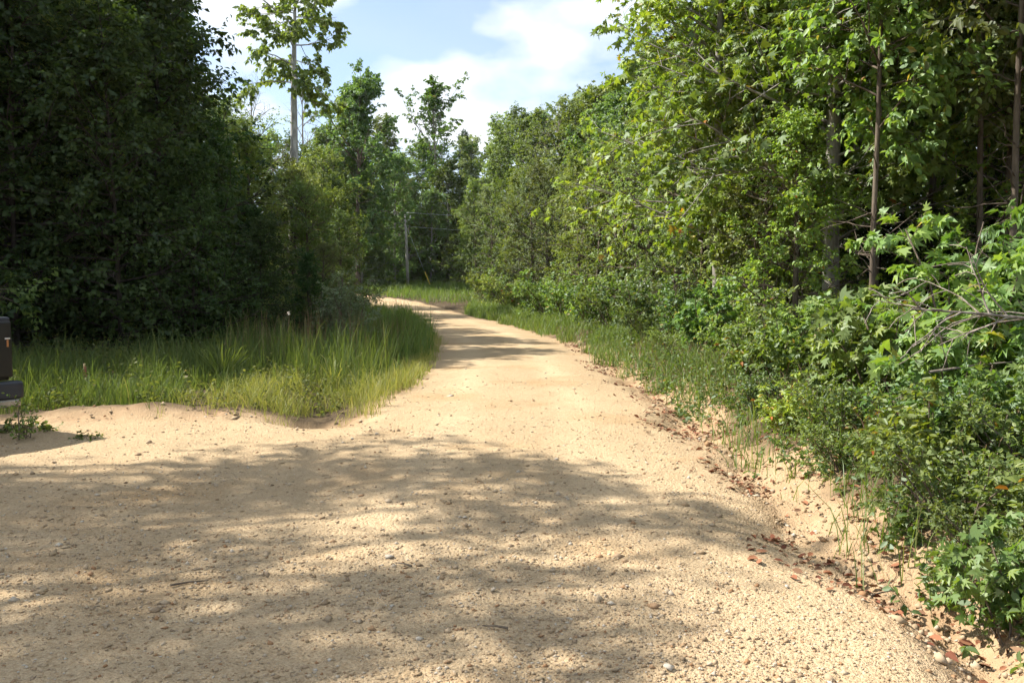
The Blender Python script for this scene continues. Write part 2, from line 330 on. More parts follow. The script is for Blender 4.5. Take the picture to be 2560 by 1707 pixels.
PROF = {
    'round': lambda t: np.sqrt(np.maximum(.03, 1 - (2 * t - .9) ** 2)),
    'cone': lambda t: 1.02 - .88 * t,
    'column': lambda t: .95 - .55 * t ** 2.2,
    'high': lambda t: .55 + .5 * np.sin(math.pi * np.clip(t, 0, 1)),
    'skirt': lambda t: 1.0 - .72 * t ** 1.6,
}
def make_tree(name, seed, H, rad, base, prof, leaf, nlimb=34, nsec=6, ntwig=5, nleaf=8, lsize=.09, tpl='rhomb', bark='bark', r0=None, elev=(.15, .9), droop=.3,
              bias=(0, 0, 0), lean=(0, 0), limbbend=.1, seclen=.42, twiglen=.5, Ktr=9, twig_tubes=False, dead=0, upn=.75, wob=.22, trunk_wob=.05, limbr=.012, face=(0, 0)):
    rng = np.random.RandomState(seed); r0 = r0 or H * .0125 + .02
    P = 14; tr = grow(np.zeros((1, 3)), np.array([[lean[0], lean[1], 1.0]]), np.array([H]), P, (0, 0, .25), trunk_wob, rng)
    tt = np.linspace(0, 1, P); trr = (r0 * (1 - tt) ** .75 + .008)[None]; trr[:, 0] *= 1.35
    Vs, Fs, c = [], [], 0
    def add(pts, rr, K):
        nonlocal c
        v, q = tubes(pts, rr, K); Vs.append(v); Fs.append(q + c); c += len(v)
    add(tr, trr, Ktr)
    # limbs
    t = base + (1 - base) * (np.arange(nlimb) + rng.rand(nlimb)) / nlimb * .985; f = t * (P - 1); i = np.minimum(f.astype(int), P - 2); w = (f - i)[:, None]
    p = tr[0, i] * (1 - w) + tr[0, i + 1] * w; rr = trr[0, i]
    az = np.arange(nlimb) * 2.39996 + rng.normal(0, .35, nlimb); u = (t - base) / (1 - base)
    el = elev[0] + (elev[1] - elev[0]) * u + rng.normal(0, .15, nlimb)
    d = np.stack([np.cos(az) * np.cos(el), np.sin(az) * np.cos(el), np.sin(el)], -1)
    b = np.asarray(bias, float); ln = rad * PROF[prof](u) * np.clip(rng.normal(1, .28, nlimb), .45, 1.6) * (1 + (d * b).sum(-1)); d = unit(d + b * .5)
    ln = np.maximum(ln, .12 * rad)
    lp = 7; lt = np.linspace(0, 1, lp)
    limbs = grow(p, d, ln, lp, (0, 0, limbbend), wob, rng); lr = np.minimum(rr * .55, .008 + ln * limbr)[:, None] * (1 - .85 * lt)[None] + .003
    add(limbs, lr, 5)
    if dead:
        td = base * rng.uniform(.15, .98, dead); k = np.minimum((td * (P - 1)).astype(int), P - 2); w = (td * (P - 1) - k)[:, None]
        pd = tr[0, k] * (1 - w) + tr[0, k + 1] * w; a2 = rng.rand(dead) * 6.28
        dp = grow(pd, np.stack([np.cos(a2), np.sin(a2), rng.normal(.1, .3, dead)], -1), rng.uniform(.3, 1.3, dead), 6, (0, 0, .1), .35, rng)
        add(dp, np.full((dead, 1), .012) * (1 - .8 * np.linspace(0, 1, 6))[None] + .002, 4)
    sp, sd, sr, st = branch_off(limbs, lr, nsec, .12, 1.0, .85, rng, .06)
    sl = np.repeat(ln, nsec) * seclen * (1.15 - .55 * st) * np.clip(rng.normal(1, .25, len(sp)), .4, 1.6); sl = np.maximum(sl, .15)
    secs = grow(sp, sd, sl, 5, (0, 0, .05 - .3 * droop), wob, rng); ser = np.minimum(sr * .7, .004 + sl * .012)[:, None] * (1 - .8 * np.linspace(0, 1, 5))[None] + .002
    add(secs, ser, 4)
    wp, wd, wr, wt = branch_off(secs, ser, ntwig, .2, 1.0, .8, rng, .0)
    wl = twiglen * np.clip(rng.normal(1, .3, len(wp)), .35, 1.8)
    tw = grow(wp, wd, wl, 4, (0, 0, -.25 * droop), .25, rng)
    if twig_tubes: add(tw, np.full((len(tw), 4), .0035) * np.array([1, .85, .7, .4]), 3)
    trunk = mesh_np(name + '_trunk', np.concatenate(Vs), np.concatenate(Fs), M[bark], smooth=True)
    crown = None
    if nleaf:
        V, F = leaves_on(tw, nleaf, lsize, rng, tpl, droop, upn=upn, face=face); crown = mesh_np(name + '_crown', V, F, M[leaf])
    return trunk, crown
def make_bush(name, seed, H, rad, leaf, nstem=9, nsec=6, ntwig=4, nleaf=9, lsize=.06, tpl='oval', bark='twig', droop=.25, twig_tubes=False, erect=.9, upn=.75, face=(-.3, 0)):
    rng = np.random.RandomState(seed); az = np.arange(nstem) * 2.4 + rng.normal(0, .4, nstem); sp = rad / H * rng.uniform(.15, 1.15, nstem)
    st = np.stack([np.cos(az) * .06, np.sin(az) * .06, np.full(nstem, -.03)], -1) * rng.uniform(.3, 1.5, (nstem, 1)) * np.array([[1, 1, 1]])
    d = np.stack([np.cos(az) * sp, np.sin(az) * sp, np.full(nstem, erect)], -1); ln = H * rng.uniform(.55, 1.1, nstem)
    stems = grow(st, d, ln, 8, (0, 0, -.1), .25, rng); sr = (.004 + ln * .007)[:, None] * (1 - .75 * np.linspace(0, 1, 8))[None] + .002
    Vs, Fs = [], []; v, q = tubes(stems, sr, 5); Vs.append(v); Fs.append(q); c = len(v)
    p, dd, r, t = branch_off(stems, sr, nsec, .12, 1.0, .9, rng, .1); l2 = np.repeat(ln, nsec) * .38 * (1.2 - .7 * t) * np.clip(rng.normal(1, .25, len(p)), .4, 1.5)
    secs = grow(p, dd, l2, 5, (0, 0, .1), .25, rng); r2 = np.full((len(secs), 5), .004) * np.array([1, .85, .7, .55, .4]); v, q = tubes(secs, r2, 4); Vs.append(v); Fs.append(q + c); c += len(v)
    p, dd, r, t = branch_off(secs, r2, ntwig, .2, 1, .8, rng); tw = grow(p, dd, .16 * H ** .5 * np.clip(rng.normal(1, .3, len(p)), .4, 1.7), 4, (0, 0, -.1), .25, rng)
    if twig_tubes: v, q = tubes(tw, np.full((len(tw), 4), .0022), 3); Vs.append(v); Fs.append(q + c)
    a = mesh_np(name + '_stems', np.concatenate(Vs), np.concatenate(Fs), M[bark], smooth=True)
    V, F = leaves_on(tw, nleaf, lsize, rng, tpl, droop, upn=upn, face=face); return a, mesh_np(name + '_leaves', V, F, M[leaf])

# archetypes: (wood mesh, leaf mesh, nominal height)
A = {}
for i in range(3):
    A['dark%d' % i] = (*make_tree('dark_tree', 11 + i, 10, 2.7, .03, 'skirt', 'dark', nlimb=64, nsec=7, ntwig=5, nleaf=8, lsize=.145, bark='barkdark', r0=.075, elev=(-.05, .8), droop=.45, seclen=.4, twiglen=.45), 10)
for i in range(4):
    lf = ('mid', 'olive', 'mid', 'gum')[i]
    A['edge%d' % i] = (*make_tree('edge_tree', 31 + i, 8, 2.1, .04, ('skirt', 'round', 'column', 'skirt')[i], lf, nlimb=36, nsec=7, ntwig=5, nleaf=12, lsize=(.105, .085, .11, .12)[i], tpl='rhomb', bark='bark', elev=(.0, .95), droop=.4, twiglen=.4, face=(-.4, -.1)), 8)
for i in range(2):
    A['gum%d' % i] = (*make_tree('sweetgum', 51 + i, 12, 3.4, .18, 'skirt', 'gum', nlimb=60, nsec=8, ntwig=4, nleaf=7, lsize=.138, tpl='star', bark='barkgrey', elev=(.22, 1.0), droop=.6, bias=(-.38, -.10, .0), twiglen=.5, limbbend=-.05, limbr=.0065, face=(-.45, -.1)), 12)
for i in range(3):
    A['slim%d' % i] = (*make_tree('slim_tree', 61 + i, 12, 2.0, .33, 'high', ('mid', 'sap', 'olive')[i], nlimb=34, nsec=7, ntwig=5, nleaf=9, lsize=.14, tpl='oval', bark='bark', r0=.05, elev=(.35, 1.0), limbr=.0065, wob=.32, droop=.6, dead=26, twiglen=.45, face=(-.4, -.1)), 12)
for i in range(4):
    A['far%d' % i] = (*make_tree('far_tree', 71 + i, 20, 4.4, (.03, .10, .03, .06)[i], ('skirt', 'round', 'column', 'round')[i], ('far', 'mid', 'olive', 'far')[i], nlimb=46, nsec=7, ntwig=5, nleaf=15, lsize=.27, bark='barkgrey', elev=(-.05, .95), droop=.4, twiglen=.8, face=(-.45, -.2)), 20)
A['tall'] = (*make_tree('tall_tree', 90, 21, 3.4, .64, 'high', 'mid', nlimb=24, nsec=6, ntwig=5, nleaf=13, lsize=.27, bark='barkpale', r0=.36, elev=(-.25, .8), droop=.7, twiglen=.55, trunk_wob=.035, limbbend=-.2), 21)
A['oak'] = (*make_tree('oak', 91, 21, 5.2, .22, 'round', 'far', nlimb=44, nsec=7, ntwig=6, nleaf=13, lsize=.34, bark='bark', elev=(.15, 1.1), droop=.4, twiglen=.7, r0=.3), 21)
A['poplar'] = (*make_tree('poplar', 92, 25, 6.2, .2, 'round', 'sap', nlimb=34, nsec=6, ntwig=5, nleaf=11, lsize=.34, bark='barkgrey', elev=(.7, 1.2), droop=.2, twiglen=.6), 25)
A['pine'] = (*make_tree('pine', 93, 21, 3.0, .35, 'cone', 'pine', nlimb=50, nsec=6, ntwig=4, nleaf=12, lsize=.5, tpl='needle', bark='bark', elev=(.0, .6), droop=.0, twiglen=.3), 21)
A['bare'] = (*make_tree('bare_tree', 94, 14, 2.6, .3, 'round', 'far', nlimb=26, nsec=7, ntwig=4, nleaf=0, bark='deadwood', elev=(.4, 1.1), twig_tubes=True, r0=.12), 14)
A['bush0'] = (*make_bush('bush', 101, 1.5, .9, 'sap', nstem=10, nleaf=8, lsize=.10, tpl='star'), 1.5)
A['bush1'] = (*make_bush('bush', 102, 1.3, .9, 'sap', nstem=12, nleaf=10, lsize=.07, tpl='oval'), 1.3)
A['bush2'] = (*make_bush('bush', 103, 1.0, .9, 'mid', nstem=12, nleaf=10, lsize=.055, tpl='oval'), 1.0)
A['bush3'] = (*make_bush('bush', 104, 1.2, .8, 'gum', nstem=9, nleaf=8, lsize=.10, tpl='oval'), 1.2)
A['pale'] = (*make_bush('pale_bush', 105, 2.2, .8, 'pale', nstem=10, nsec=8, nleaf=12, lsize=.065, tpl='oval'), 2.2)
A['gumlet0'] = (*make_bush('gumlet', 106, 1.0, .55, 'sap', nstem=6, nsec=7, ntwig=4, nleaf=5, lsize=.095, tpl='star', twig_tubes=True, droop=.45), 1.0)
A['gumlet1'] = (*make_bush('gumlet', 107, 2.2, .7, 'sap', nstem=6, nsec=9, ntwig=4, nleaf=7, lsize=.115, tpl='star', twig_tubes=True, droop=.45), 2.2)
A['weed'] = (*make_bush('weed', 108, .45, .10, 'sap', nstem=4, nsec=7, ntwig=2, nleaf=5, lsize=.035, tpl='oval', erect=1.0), .45)
A['lowweed'] = (*make_bush('weed', 109, .16, .28, 'mid', nstem=12, nsec=4, ntwig=2, nleaf=5, lsize=.04, tpl='oval', erect=.5), .16)

PR = random.Random(5)
def plant(arch, x, y, H, name='tree', label=None, cat='tree', group=None, rz=None, wide=1.0, parts=('trunk', 'crown')):
    tm, cm, h0 = A[arch]; s = H / h0
    e = empty(name, (x, y, hz(x, y) - .03), PR.uniform(-.8, .8) if rz is None else rz); e.scale = (s * wide, s * wide, s)
    obj(parts[0], tm, e)
    if cm: obj(parts[1], cm, e)
    tag(e, label, cat, group); return e
ORD = 'first second third fourth fifth sixth seventh eighth ninth tenth eleventh twelfth thirteenth fourteenth fifteenth sixteenth seventeenth eighteenth nineteenth twentieth'.split()

# ---- left: the dark wood
dk = lambda i: 'dark%d' % (i % 3)
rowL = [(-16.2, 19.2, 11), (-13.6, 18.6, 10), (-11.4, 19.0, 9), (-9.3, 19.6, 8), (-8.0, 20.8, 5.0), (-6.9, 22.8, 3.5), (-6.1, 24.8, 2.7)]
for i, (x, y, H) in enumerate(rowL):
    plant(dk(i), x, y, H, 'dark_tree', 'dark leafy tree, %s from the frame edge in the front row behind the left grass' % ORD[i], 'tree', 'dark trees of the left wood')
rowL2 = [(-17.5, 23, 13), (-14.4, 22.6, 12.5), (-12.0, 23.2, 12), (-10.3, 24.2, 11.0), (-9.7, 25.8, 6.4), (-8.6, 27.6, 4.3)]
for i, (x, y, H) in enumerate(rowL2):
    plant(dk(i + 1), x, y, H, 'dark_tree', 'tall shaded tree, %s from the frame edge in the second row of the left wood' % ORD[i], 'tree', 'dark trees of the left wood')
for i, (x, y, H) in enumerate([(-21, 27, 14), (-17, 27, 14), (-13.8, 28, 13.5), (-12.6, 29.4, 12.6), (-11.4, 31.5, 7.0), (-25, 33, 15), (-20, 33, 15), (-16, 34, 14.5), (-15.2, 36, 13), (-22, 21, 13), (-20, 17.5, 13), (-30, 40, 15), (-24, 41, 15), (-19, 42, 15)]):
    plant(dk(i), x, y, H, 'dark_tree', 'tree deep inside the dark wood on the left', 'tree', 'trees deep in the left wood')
# ---- left: smaller sunlit trees beyond the dark wood
midL = [('edge1', -13.2, 38, 10.5), ('edge0', -11.5, 36.8, 8.4), ('edge1', -10.6, 40, 7.6), ('edge2', -9.4, 38.4, 6.0), ('edge0', -8.8, 43, 5.4), ('edge1', -8.2, 35.5, 3.6),
        ('edge2', -15.2, 46, 10.5), ('edge1', -16.6, 48, 11.5), ('edge2', -11.6, 52, 9.5), ('edge0', -11.0, 46.5, 7.4), ('edge2', -15.2, 60, 11), ('edge0', -13.2, 58, 8), ('edge1', -12, 55, 5.2), ('edge0', -11.8, 45, 8.3), ('edge2', -10.2, 47.5, 6.8), ('edge0', -10.4, 50, 8.0)]
for i, (a, x, y, H) in enumerate(midL):
    plant(a, x, y, H, 'young_tree', 'young sunlit tree, %s in the thicket below the tall bare trunk' % ORD[i], 'tree', 'young trees beyond the dark wood', wide=1.0 if H > 5 else 1.2)
plant('tall', -13.1, 50, 21, 'tall_tree', 'tall tree with long bare pale trunk and small high crown against the sky', 'tree', rz=.6)
plant('oak', -15.2, 82, 20, 'oak_tree', 'broad spreading tree standing above the thicket just beyond the tall bare trunk', 'tree', wide=.85)
plant('bare', -17.2, 55, 15, 'dead_tree', 'leafless grey dead tree between the dark wood and the tall bare trunk', 'tree', 'leafless trees', parts=('trunk', 'crown'))
plant('bare', -15.6, 62, 16, 'dead_tree', 'thin leafless tree just behind the tall bare trunk', 'tree', 'leafless trees')
# ---- far wood behind the pole
farC = [('far0', -24, 112, 20), ('far1', -20, 104, 16), ('far2', -17, 110, 20.5), ('far0', -13.5, 102, 15), ('far3', -12.5, 114, 19), ('far1', -8, 103, 15), ('far2', -5.5, 110, 18), ('far3', -2, 102, 17), ('far0', -28, 98, 17), ('far2', -23, 92, 13), ('far1', -18.5, 96, 10.5), ('far0', -15, 97, 10), ('far3', -9.5, 97, 11), ('far2', -12.2, 97.5, 11.5)]
for i, (a, x, y, H) in enumerate(sorted(farC, key=lambda t: t[1] / t[2])):
    plant(a, x, y, H, 'far_tree', '%s from the left of the tall distant trees behind the utility pole' % ORD[i], 'tree', 'distant trees behind the utility pole')
for i, (x, y, H) in enumerate(sorted([(-26, 92, 6), (-22.5, 97, 8), (-19.8, 100, 8), (-17, 101, 9), (-14.8, 103, 9), (-12.6, 100.5, 8), (-10.6, 103, 9), (-8.4, 99, 8), (-6.4, 101, 9), (-4.4, 95, 8.5), (-30, 88, 8), (-34, 84, 9), (-26, 104, 12), (-1, 106, 14), (-22, 118, 12), (-18, 119, 12), (-14, 120, 12), (-10, 119, 12), (-6.5, 118, 12), (-3, 116, 12)], key=lambda t: t[0] / t[1])):
    plant('edge%d' % (i % 3), x, y, H, 'far_tree', '%s from left of the low trees at the wood foot behind the utility pole' % ORD[i], 'tree', 'low trees behind the utility pole', wide=1.5)
plant('far0', -19, 85, 15.5, 'wood_tree', 'dense rounded tree left of the broad spreading tree beyond the road bend', 'tree')
plant('far3', -13.2, 93, 14.5, 'wood_tree', 'dense rounded tree just left of the utility pole', 'tree')
plant('far0', -16.6, 89, 20, 'wood_tree', 'dense tree filling in behind the broad spreading tree', 'tree', wide=.9)
plant('far2', -15.6, 86, 12.5, 'wood_tree', 'lower dense tree at the right foot of the broad spreading tree', 'tree', wide=.9)
plant('edge0', -15.6, 21.2, 12.5, 'sun_toned_tree', 'tree top coloured as if sunlit among the dark trees near the left frame edge', 'tree')  # leaf colour of these two trees imitates sunlit clumps in the shaded wood
plant('edge2', -12.7, 21.0, 10.8, 'sun_toned_tree', 'tree coloured as if sunlit between the first dark trees of the left wood', 'tree')
plant('poplar', -9.2, 106, 24.5, 'poplar_tree', 'bright feathery topped tree rising above the wood behind the utility pole', 'tree')
plant('pine', -6.2, 112, 20.5, 'pine_tree', 'dark pine top right beside the bright feathery topped tree', 'tree')
# ---- right wood
frontR = [(5.6, 18.5, 7.6, 'edge0'), (5.0, 21.5, 6.4, 'edge1'), (4.9, 24.5, 6.8, 'edge0'), (4.6, 28, 7.5, 'edge1'), (4.0, 31.5, 6.5, 'edge2'), (3.6, 35, 7.0, 'edge1'), (3.2, 39, 7.4, 'edge0'), (2.7, 44, 7.5, 'edge1'),
          (2.1, 49, 8, 'edge2'), (1.4, 55, 8.5, 'edge1'), (.6, 61, 9, 'edge0'), (-.4, 67, 9, 'edge2'), (-1.7, 74, 9.5, 'edge1'), (-3.5, 82, 10, 'edge0')]
for i, (x, y, H, a) in enumerate(frontR):
    plant(a, x, y, H, 'roadside_tree', 'leafy roadside tree, %s along the right wood edge counting away from the camera' % ORD[i], 'tree', 'trees along the right edge of the road')
plant('gum0', 6.4, 16.6, 12.5, 'sweetgum_tree', 'yellow-green sweetgum with boughs reaching out over the right of the road', 'tree', rz=.1)
plant('gum0', 4.9, 19.6, 11.0, 'sweetgum_tree', 'yellow-green sweetgum at the road edge whose crown meets the sky', 'tree', rz=-.45)
plant('gum1', 7.4, 20.5, 13.5, 'sweetgum_tree', 'second sweetgum just behind the one reaching over the road', 'tree', rz=-.15)
backR = [(8.2, 24), (8, 28.5), (7.4, 33), (7, 37.5), (6.4, 42), (5.8, 47.5), (5.0, 53), (4.4, 59), (3.6, 65), (2.4, 72), (.8, 80), (-1.5, 90)]
for i, (x, y) in enumerate(backR):
    plant(('edge1', 'far1', 'edge0', 'far2', 'far0', 'far3', 'far1', 'far2')[i % 8], x, y, (10.5, 11, 10.5, 11.5, 12, 12, 13, 13.5, 14.5, 15.5, 16.5, 17)[i], 'wood_tree', 'taller tree, %s in the second row of the right wood beyond the sweetgums' % ORD[i], 'tree', 'second row of the right wood')
for i, (x, y, H) in enumerate([(12, 30, 14), (11.5, 36, 14), (10.5, 42, 14), (10, 49, 15), (9, 57, 16), (8, 66, 17), (6.5, 76, 17), (3, 88, 18), (12.5, 24.5, 14), (16, 28, 15), (17, 36, 15), (16, 46, 16), (14, 58, 17), (20, 24, 15), (24, 30, 15)]):
    plant(('far0', 'far1', 'far2', 'far3')[i % 4], x, y, H, 'wood_tree', 'tree deep inside the right wood', 'tree', 'trees deep in the right wood')
plant('bare', 3.4, 63, 14.5, 'dead_tree', 'greyish leafless tree standing above the right wood near the bend', 'tree', 'leafless trees')
# slim trees of the near right wood
slim = [(7.6, 12.6, 12), (5.9, 13.6, 10.5), (8.3, 14.6, 12.5), (7.2, 16.4, 12), (9.3, 12.6, 12), (10.3, 15.6, 13), (6.5, 19.5, 11), (9.2, 18.4, 13), (11.4, 18.5, 13), (8.2, 9.2, 11.5), (12.4, 14.4, 13)]
for i, (x, y, H) in enumerate(slim):
    plant('slim%d' % (i % 3), x, y, H, 'slim_tree', 'slender straight-stemmed tree of the near right wood, %s by distance from the ditch' % ORD[i], 'tree', 'slender trees of the near right wood')
for i, (x, y) in enumerate([(14, 17.5), (13, 21), (15.5, 21.5), (17, 15), (10.8, 21.5), (16, 11), (19, 18.5), (13.5, 10.5), (10.6, 8), (12, 24), (18.5, 23)]):
    plant('slim%d' % (i % 3), x, y, 12.5, 'slim_tree', 'slender tree back in the shade of the near right wood', 'tree', 'slender trees back in the right wood')
for x, y, H, a, lab in [(5.2, 15.2, 4.4, 'edge3', 'small yellow-green tree at the foot of the sweetgum reaching over the road'), (7.0, 9.6, 3.0, 'edge0', 'small leafy tree at the right frame edge behind the saplings'), (9.0, 15.2, 6.0, 'edge3', 'mid-height yellow-green tree between the slender stems at right'), (5.3, 17.2, 5.2, 'edge1', 'olive leafed small tree just past the sweetgum on the road side')]:
    plant(a, x, y, H, 'small_tree', lab, 'tree', 'small trees of the near right wood')
# understorey that closes the near right wood
und = [(11.5, 11.5, 3.0), (13.6, 13.2, 3.6), (9.6, 16.8, 3.5), (12.2, 16.6, 4), (14.5, 19.4, 4.5), (8, 18, 3), (16.2, 17, 4.5), (17.5, 20.5, 5), (11, 19.6, 4), (20.5, 21, 6), (15, 14.8, 4), (9.4, 21, 4)]
for i, (x, y, H) in enumerate(und):
    plant('dark%d' % (i % 3), x, y, H, 'understorey_tree', 'low shaded tree under the slender trees of the right wood', 'tree', 'understorey of the right wood', wide=1.35)

# ------------------------------------------------------------------ shrubs on the right bank
bank = [('bush0', 4.4, 9.6, 1.25), ('bush3', 3.9, 11.4, 1.1), ('bush0', 4.6, 12.2, 1.3), ('bush1', 4.9, 14.0, 1.6), ('bush1', 4.2, 14.6, 1.0), ('bush0', 4.4, 16.6, 1.7), ('bush2', 3.8, 17.2, .8), ('bush1', 4.5, 19.2, 1.9),
        ('bush2', 3.9, 20.4, 1.1), ('bush1', 3.9, 22.8, 1.9), ('bush2', 3.7, 25.6, 1.6), ('bush1', 3.2, 28.5, 1.8), ('bush3', 3.3, 31.4, 1.5), ('bush1', 2.6, 34.5, 2.0), ('bush2', 2.2, 38, 2.0), ('bush1', 1.8, 42, 2.2), ('bush3', 1.2, 46.5, 2.2), ('bush2', .4, 52, 2.4), ('bush1', -.6, 58.5, 2.5), ('bush2', -1.8, 65, 2.6)]
for i, (a, x, y, H) in enumerate(bank):
    x -= .45; H *= .82 if y < 20 else 1
    plant(a, x, y, H, 'roadside_shrub', 'green roadside shrub, %s along the right bank counting away from the camera' % ORD[i], 'shrub', 'shrubs along the right bank', parts=('stem', 'foliage'))
near = [('bush2', 3.2, 6.9, .6, 'low tangled shrub at the ditch edge below the pale propped stick'), ('bush3', 3.3, 8.6, .7, 'yellow-green shrub at the ditch edge in front of the dry brush'), ('bush1', 3.35, 9.9, .75, 'round low shrub closest to the road where the near ditch narrows'), ('bush2', 2.95, 4.5, .55, 'low tangle just behind the small star-leaved sweetgum in the corner'), ('bush0', 4.1, 6.3, 1.0, 'star-leaved bush directly below the dead branch'), ('bush3', 3.3, 4.3, .7, 'leafy shrub in the lower right corner above the small sweetgum'), ('bush0', 4.75, 10.4, 1.5, 'star-leaved bush in front of the nearest slender stems'),
        ('gumlet1', 4.5, 7.5, 2.0, 'sweetgum sapling with star-shaped leaves rising beside the dead branch'), ('gumlet1', 5.2, 8.5, 2.1, 'sweetgum sapling directly behind the one beside the dead branch'),
        ('bush1', 3.75, 6.6, 1.0, 'dense low shrub on the bank below the dead branch'), ('gumlet0', 2.72, 4.0, .55, 'small star-leaved sweetgum at the lower right corner beside the ditch'),
        ('bush2', 3.05, 5.1, .85, 'dark tangled shrub overhanging the ditch'), ('bush3', 3.35, 6.0, .85, 'yellow-green leafy shrub just behind the tangled shrub over the ditch'), ('bush1', 3.75, 5.2, .7, 'small-leaved shrub at the right edge above the ditch'),
        ('bush2', 3.95, 5.7, .9, 'bushy small-leaved sapling at the right edge in front of the dead branch'), ('bush1', 3.5, 7.7, .8, 'bright green low shrub halfway along the near ditch bank'), ('gumlet0', 4.3, 8.7, 1.2, 'sweetgum seedling in front of the dry brush on the bank'),
        ('bush2', 5.4, 9.0, 1.2, 'shaded shrub at the foot of the nearest slender trees'), ('bush1', 5.3, 11.2, 1.3, 'leafy shrub between the slender tree stems'), ('bush0', 6.2, 8.2, 1.8, 'leafy shrub at the right frame edge under the slender trees')]
for a, x, y, H, lab in near:
    x -= .25 if y < 6 else .4; H *= .8 if a.startswith('bush') else 1
    plant(a, x, y, H, 'bank_shrub' if a.startswith('bush') else 'sweetgum_sapling', lab, 'shrub' if a.startswith('bush') else 'sapling', 'plants on the near right bank', parts=('stem', 'foliage'))
plant('pale', -4.15, 21.2, 2.0, 'pale_shrub', 'pale-leaved shrub at the end of the dark wood beside the tall grass', 'shrub', parts=('stem', 'foliage'))
plant('pale', -4.75, 22.6, 1.6, 'pale_shrub', 'smaller pale-leaved shrub tucked behind the first against the dark wood', 'shrub', parts=('stem', 'foliage'))
plant('weed', -5.45, 9.15, .46, 'weed', 'small upright leafy weed growing from gravel by the pickup bumper', 'weed', parts=('stem', 'foliage'))
plant('lowweed', -4.75, 9.2, .14, 'weed', 'flat sprawling weed on the gravel at the edge of the pickup shadow', 'weed', parts=('stem', 'foliage'))
plant('weed', 2.55, 5.35, .3, 'weed', 'thin weed stem standing in the right ditch', 'weed', parts=('stem', 'foliage'))
plant('lowweed', -5.75, 9.75, .22, 'weed', 'low green weed under the pickup bumper', 'weed', parts=('stem', 'foliage'))

# ------------------------------------------------------------------ tall trees left of the frame whose crowns shade the near gravel
# (x, y, r): where the canopy gaps and boughs of these trees throw their shade on the gravel
SHADE = [(-4.3, 7.4, .6), (-4.2, 6.2, .7), (-3.4, 5.6, .7), (-2.0, 5.5, .5), (-1.5, 5.0, .4), (-2.0, 6.9, .6), (-1.0, 3.3, .4), (-2.3, 3.4, .5), (-.1, 5.6, .35), (.6, 4.6, .25), (.5, 3.4, .35), (-3.66, 6.46, 0.8), (-3.18, 6.88, 0.8), (-2.9, 4.93, 0.7), (-2.61, 5.35, 0.7), (-2.39, 6.08, 0.6), (-2.24, 4.15, 0.5), (-1.85, 4.26, 0.5), (-1.42, 3.99, 0.5), (-1.77, 3.62, 0.4), (-1.1, 3.62, 0.4), (-2.82, 7.37, 0.7), (-2.38, 7.83, 0.8), (-1.74, 7.73, 0.8), (-1.12, 7.73, 0.8), (-0.5, 7.55, 0.8), (0.02, 7.46, 0.7), (-1.65, 6.59, 0.5), (-0.79, 6.59, 0.6), (-0.19, 6.46, 0.6), (0.45, 6.88, 0.6), (0.83, 6.46, 0.5), (0.23, 5.85, 0.4), (0.83, 5.75, 0.45), (1.31, 5.85, 0.45), (1.65, 5.45, 0.4), (-0.93, 4.15, 0.4), (-0.65, 4.44, 0.4), (-0.31, 4.71, 0.4), (0.01, 4.78, 0.35), (-0.06, 4.04, 0.35), (-0.36, 3.84, 0.35), (0.27, 4.15, 0.3), (0.57, 3.94, 0.3), (1.07, 4.78, 0.3), (-0.72, 3.62, 0.3), (0.14, 3.62, 0.3)]
